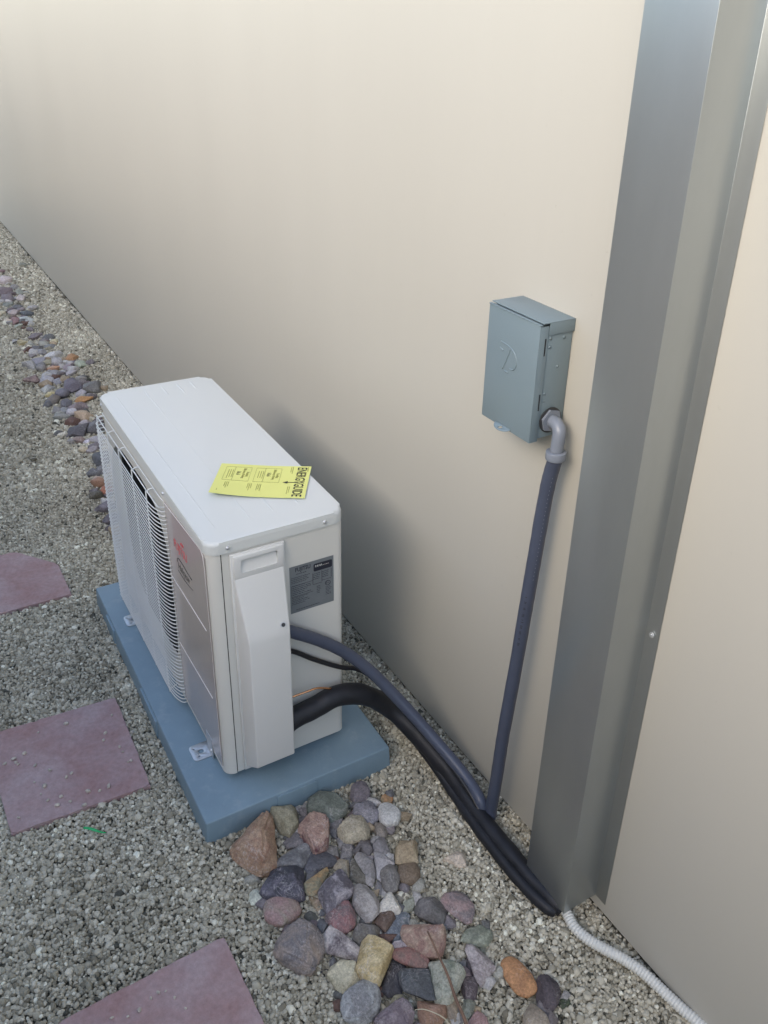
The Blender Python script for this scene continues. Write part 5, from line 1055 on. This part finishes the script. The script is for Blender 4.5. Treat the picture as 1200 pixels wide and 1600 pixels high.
# ------------------------------------------------------------------ stones
def outline_fn(rad):
    n = len(rad)
    def f(t):
        t = (t % (2*pi))/(2*pi)*n; i = int(t) % n; w = t-int(t); return (rad[i]*(1-w)+rad[(i+1) % n]*w)/1000*1.12
    return f
def rock_mesh(rf, h, kind, seed, sub=4):
    if kind in 'as': return broken_rock(rf, h, kind, seed, sub)
    return cobble_mesh(rf, h, kind, seed, sub)
def broken_rock(rf, h, kind, seed, sub):
    # a fractured stone: hull of an outline ring, a lower ring and a few crown points, edges slightly worn
    r = random.Random(seed*7+1); n = 24
    P = [Vector((cos(2*pi*i/n), sin(2*pi*i/n)))*rf(2*pi*i/n) for i in range(n)]; mean = sum(p.length for p in P)/n
    keep = [i for i in range(n) if (P[i]-(P[i-1]+P[(i+1) % n])/2).dot(P[i].normalized()) > mean*.022]
    if sub < 4:
        k0 = r.uniform(0, n); m_ = r.randint(4, 6); keep = sorted({int(k0+j*n/m_+r.uniform(-1.6, 1.6)) % n for j in range(m_)}); P = [p*1.16 for p in P]
    if len(keep) < 4: keep = list(range(0, n, 4))
    top = h*.5; pts = []
    for i in keep:
        a = r.uniform(-.25, .12); pts.append(Vector((P[i].x, P[i].y, a*h)))
        if r.random() < .6: q = P[i]*r.uniform(.78, .93); pts.append(Vector((q.x, q.y, r.uniform(.10, .36)*h)))
        q = P[i]*.82; pts.append(Vector((q.x, q.y, -h*.5)))
    off = r.uniform(0, 6.28); k = r.randint(3, 5) if sub >= 4 else r.randint(2, 3)
    for j in range(k):
        t = off+2*pi*j/k+r.uniform(-.4, .4); q = rf(t)*r.uniform(.25, .68); pts.append(Vector((cos(t)*q, sin(t)*q, top*r.uniform(.72, 1.0))))
    bm = bmesh.new(); vs = [bm.verts.new(p) for p in pts]
    res = bmesh.ops.convex_hull(bm, input=vs)
    bmesh.ops.delete(bm, geom=list({g for g in res['geom_interior']+res['geom_unused'] if isinstance(g, bmesh.types.BMVert) and g.is_valid}), context='VERTS')
    bmesh.ops.dissolve_limit(bm, angle_limit=radians(9), verts=bm.verts, edges=bm.edges)
    try: bmesh.ops.bevel(bm, geom=list(bm.edges), offset=mean*(.03 if sub < 4 or kind == 'a' else .08), segments=1 if kind == 'a' else 2, affect='EDGES', clamp_overlap=True)
    except Exception: pass
    bmesh.ops.triangulate(bm, faces=bm.faces)
    cuts = 3 if sub >= 4 else 1
    lim = mean*(.16 if sub >= 4 else .4)
    for _ in range(cuts):
        es = [e for e in bm.edges if e.calc_length() > lim]
        if not es: break
        bmesh.ops.subdivide_edges(bm, edges=es, cuts=1); bmesh.ops.triangulate(bm, faces=[f for f in bm.faces if len(f.verts) > 3])
    f1, f2 = ((.045, .014) if kind == 'a' else (.06, .02))
    for v in bm.verts:
        p = v.co/mean; v.co += noise.noise_vector(p*2.1+Vector((seed, 5, 0)))*mean*f1+noise.noise_vector(p*7+Vector((seed, 9, 0)))*mean*f2
    return bm
def cobble_mesh(rf, h, kind, seed, sub=4):
    r = random.Random(seed); bm = bmesh.new(); bmesh.ops.create_icosphere(bm, subdivisions=sub, radius=1)
    mean = sum(rf(2*pi*i/16) for i in range(16))/16
    e = {'w': 2.2, 'r': 2.7, 's': 3.2, 'a': 4.0}[kind]
    amp = {'w': .03, 'r': .09, 's': .13, 'a': .11}[kind]*mean
    for v in bm.verts:
        d = v.co.copy(); th = math.atan2(d.y, d.x); xy = math.hypot(d.x, d.y); zz = d.z
        k = (xy**e+abs(zz)**e)**(-1/e); R_ = rf(th)
        v.co = Vector((cos(th)*xy*k*R_, sin(th)*xy*k*R_, zz*k*h*.5))
        v.co += noise.noise_vector(v.co/mean*1.4+Vector((seed, 0, 0)))*amp
    # fracture faces: flatten against random planes, lightly kept in steep and shallow families
    nc = {'w': 0, 'r': 5, 's': 9, 'a': 17}[kind]
    for i in range(nc):
        a = r.uniform(0, 2*pi); el = r.choice((r.uniform(.15, .6), r.uniform(.7, 1.4))); nn = Vector((cos(a)*cos(el), sin(a)*cos(el), sin(el)))
        mx = max(v.co.dot(nn) for v in bm.verts); c = mx*r.uniform(.62, .90)
        for v in bm.verts:
            q_ = v.co.dot(nn)-c
            if q_ > 0: v.co -= nn*q_
    f1, f2 = {'w': (0.01, 0), 'r': (.035, .015), 's': (.05, .03), 'a': (.028, .018)}[kind]
    for v in bm.verts:
        p = v.co/mean; n_ = v.co.normalized()
        v.co += n_*(abs(noise.noise(p*3.3+Vector((seed, 5, 0))))-.2)*mean*f1*2+noise.noise_vector(p*9+Vector((seed, 9, 0)))*mean*f2
    return bm
def sat(h, k=1.3, s=.72):
    c = lin(h); c = (c[0]*1.08, c[1], c[2]*.80); g = sum(c)/3; s = s*.62 if lin(h)[2] >= lin(h)[1] and lin(h)[0] < lin(h)[2]*1.35 else s*.98; return tuple(max(.01, min(.8, (g+(x-g)*s)*k)) for x in c)
for i, (label, c1, c2, kind, x, y, lift, h, rad) in enumerate(NEAR):
    bm = rock_mesh(outline_fn(rad), h, kind, i*3.7+1)
    lowest = h*.5
    o = build('river_rock', bm, M['rock'], angle={'w': 180, 'r': 50, 's': 28, 'a': 20}[kind])
    o.location = (x, y, lift+h*.5-h*.10-.002); o.color = (*sat(c1), 1); o['vein'] = [float(q) for q in sat(c2)]
    tag(o, label, 'rock', 'river rocks piled beside the pad')
for i, (label, c, x, y, w, d, h, va) in enumerate(FAR):
    r = random.Random(i+50); ph = [r.uniform(0, 6.28) for _ in range(3)]
    na_ = r.randint(5, 8); va_ = sorted(r.uniform(0, 2*pi) for _ in range(na_)); vr_ = [r.uniform(.86, 1.22) for _ in range(na_)]
    def rf(t, w=w, d=d, va=va, A=va_, R_=vr_):
        a = t-va; t = t % (2*pi); base = 1.22/math.sqrt((cos(a)/(d/2))**2+(sin(a)/(w/2))**2)
        for k in range(len(A)):
            a0, a1 = A[k], A[(k+1) % len(A)]+(2*pi if k == len(A)-1 else 0); tt = t if t >= a0 or k < len(A)-1 else t+2*pi
            if a0 <= tt < a1: w_ = (tt-a0)/(a1-a0); return base*(R_[k]*(1-w_)+R_[(k+1) % len(A)]*w_-.10*sin(pi*w_)*min(1, a1-a0))
        return base
    kind = r.choice('aaaaasr')
    bm = rock_mesh(rf, h*1.35, kind, i*5.3+200, 3)
    o = build('river_rock', bm, M['rock'], angle={'w': 180, 'r': 50, 's': 32, 'a': 24}[kind])
    o.location = (x, y, h*.42); o.rotation_euler = (r.uniform(-.35, .35), r.uniform(-.35, .35), 0)
    c = c; o.color = (*sat(c, 1.3*1.25), 1); k = r.uniform(.7, 1.5); o['vein'] = [float(min(.8, q*k)) for q in sat(c)]
    tag(o, label, 'rock', 'river rocks in the trail along the strip')

# small filler stones in the gaps, nothing tells one from the next
pal = ['6b6168', '5c5e69', '7f7c80', '6a5660', '8a8c8a', '6e6470', '56585a', '8b7c66', '9c9aa0', '5f463f']
fr_ = random.Random(12); placed = [(q[4], q[5], sum(q[8])/len(q[8])/1000) for q in NEAR]
def filler(x, y, s_, label, group, i, lift=0):
    bm = rock_mesh(lambda t, k=i: s_*(1+.18*sin(2*t+k)+.1*sin(3*t+k*2)), s_*1.3, fr_.choice('aas'), i*3.1+900, 3)
    o = build('small_stone', bm, M['rock'], angle=32); o.location = (x, y, s_*.35+lift); c = sat(fr_.choice(pal)); o.color = (*c, 1); o['vein'] = [float(q*1.25) for q in c]
    tag(o, label, 'rock', group)
cnt = 0; used_l = []
for t_ in range(4000):
    if cnt >= 70: break
    a = fr_.choice(placed); an = fr_.uniform(0, 6.28); x = a[0]+cos(an)*a[2]*1.25; y = a[1]+sin(an)*a[2]*1.25
    s_ = fr_.uniform(.008, .017)
    near_ = sorted(math.hypot(x-p[0], y-p[1])-p[2]*.9 for p in placed)
    if near_[0] > s_*.35 and near_[2] < .045 and y > -.70:
        host = min(NEAR, key=lambda q: math.hypot(q[4]-x, q[5]-y)-sum(q[8])/24000)
        lab_ = 'small stone beside the '+' '.join(host[0].split()[:12]); lab_ = ' '.join(lab_.split()[:16]); k_ = sum(1 for u in used_l if u == lab_); used_l.append(lab_)
        if k_ or len(lab_.split()) > 16: continue
        placed.append((x, y, s_)); filler(x, y, s_, lab_, 'small stones wedged in the near rock pile', cnt); cnt += 1
fp_ = [(q[2], q[3], max(q[4], q[5])/2) for q in FAR]; cnt = 0
for t_ in range(6000):
    if cnt >= 64: break
    a = fr_.choice(fp_[1:88]); an = fr_.uniform(0, 6.28); k = fr_.uniform(1.0, 1.6); x = a[0]+cos(an)*a[2]*k; y = a[1]+sin(an)*a[2]*k; s_ = fr_.uniform(.012, .028)
    near_ = sorted(math.hypot(x-p[0], y-p[1])-p[2]*.8 for p in fp_)
    if near_[0] > s_*.2 and near_[1] < .10:
        fp_.append((x, y, s_)); filler(x, y, s_, 'small dull stone filling a gap in the far rock trail', 'small stones filling the far rock trail', cnt+100); cnt += 1

# small chips wedged between the stones
def chips(name, label, cat, spots, zf, smin, smax, m, seed):
    r = random.Random(seed); bm = bmesh.new()
    for (x, y) in spots:
        s = r.uniform(smin, smax); t_ = bmesh.new(); bmesh.ops.create_icosphere(t_, subdivisions=1, radius=1)
        q_ = Matrix.Rotation(r.uniform(0, 6), 4, 'Z') @ Matrix.Rotation(r.uniform(0, 6), 4, 'X')
        for v in t_.verts: v.co = (q_ @ (Vector((v.co.x*1.2, v.co.y*.9, v.co.z*.75))+noise.noise_vector(v.co*1.5+Vector((x*90, y*90, 0)))*.35))*s+Vector((x, y, zf(x, y)+s*.55))
        tm = bpy.data.meshes.new('t'); t_.to_mesh(tm); t_.free(); bm.from_mesh(tm); bpy.data.meshes.remove(tm)
    o = build(name, bm, m); return tag(o, label, cat, kind='stuff')
sp2 = [(p[0], p[1]) for p in PEB]+[(rnd.uniform(-.56, -.28), rnd.uniform(-.92, -.66)) for _ in range(10)]
chips('loose_pebbles', 'scattered loose pebbles lying on the middle mauve paver', 'pebbles', sp2, lambda x, y: .0095, .0026, .0056, M['pebble'], 2)
chips('loose_pebbles', 'few loose pebbles lying on the mauve paver nearest the viewer', 'pebbles', [(p[0], p[1]) for p in PEB3], lambda x, y: .0095, .0024, .0042, M['pebble'], 3)

# ------------------------------------------------------------------ litter
def rod(name, pts, r0, r1, m, label, cat, n=8):
    bm = bmesh.new(); P = smooth_path(pts, 6); k = len(P)-1; tube(bm, P, lambda i, s: (r0+(r1-r0)*i/k)*(1+.12*noise.noise(Vector((s*120, 3, 1)))), n)
    return tag(build(name, bm, m, smooth=True), label, cat)
rod('dry_stem', STEM, .0016, .0034, M['stem'], 'brown dry stem leaning across the rocks at the bottom', 'twig')
rod('straw', STRAW, .0006, .0012, M['straw'], 'pale curved dry straw at the bottom edge among the rocks', 'straw')
g0, g1 = Vector(GREEN[0]), Vector(GREEN[1])
bm = bmesh.new(); P = [g0.lerp(g1, i/6)+Vector((0, 0, .0015*sin(i))) for i in range(7)]
dd = (g1-g0).normalized(); nn = dd.cross(Vector((0, 0, 1)))
rows = [[bm.verts.new(p+nn*w_*(.6+.5*sin(i*.5+.6))+Vector((0, 0, hh))) for w_, hh in ((-.0030, 0), (0, .0018), (.0030, 0), (0, -.001))] for i, p in enumerate(P)]
for a, b in zip(rows, rows[1:]):
    for j in range(4): bm.faces.new((a[j], a[(j+1) % 4], b[(j+1) % 4], b[j]))
bm.faces.new(rows[0]); bm.faces.new(rows[-1][::-1])
tag(build('plastic_strip', bm, M['green']), 'bright green plastic strip lying on the gravel near the middle paver', 'plastic scrap')
bm = bmesh.new(); bmesh.ops.create_icosphere(bm, subdivisions=2, radius=.0045)
for v in bm.verts: v.co = Vector((v.co.x*1.5, v.co.y, v.co.z*.6))+noise.noise_vector(v.co*300)*.002+Vector(RED[0])
tag(build('petal', bm, M['petal']), 'tiny red petal on the gravel beside the rocks', 'petal')
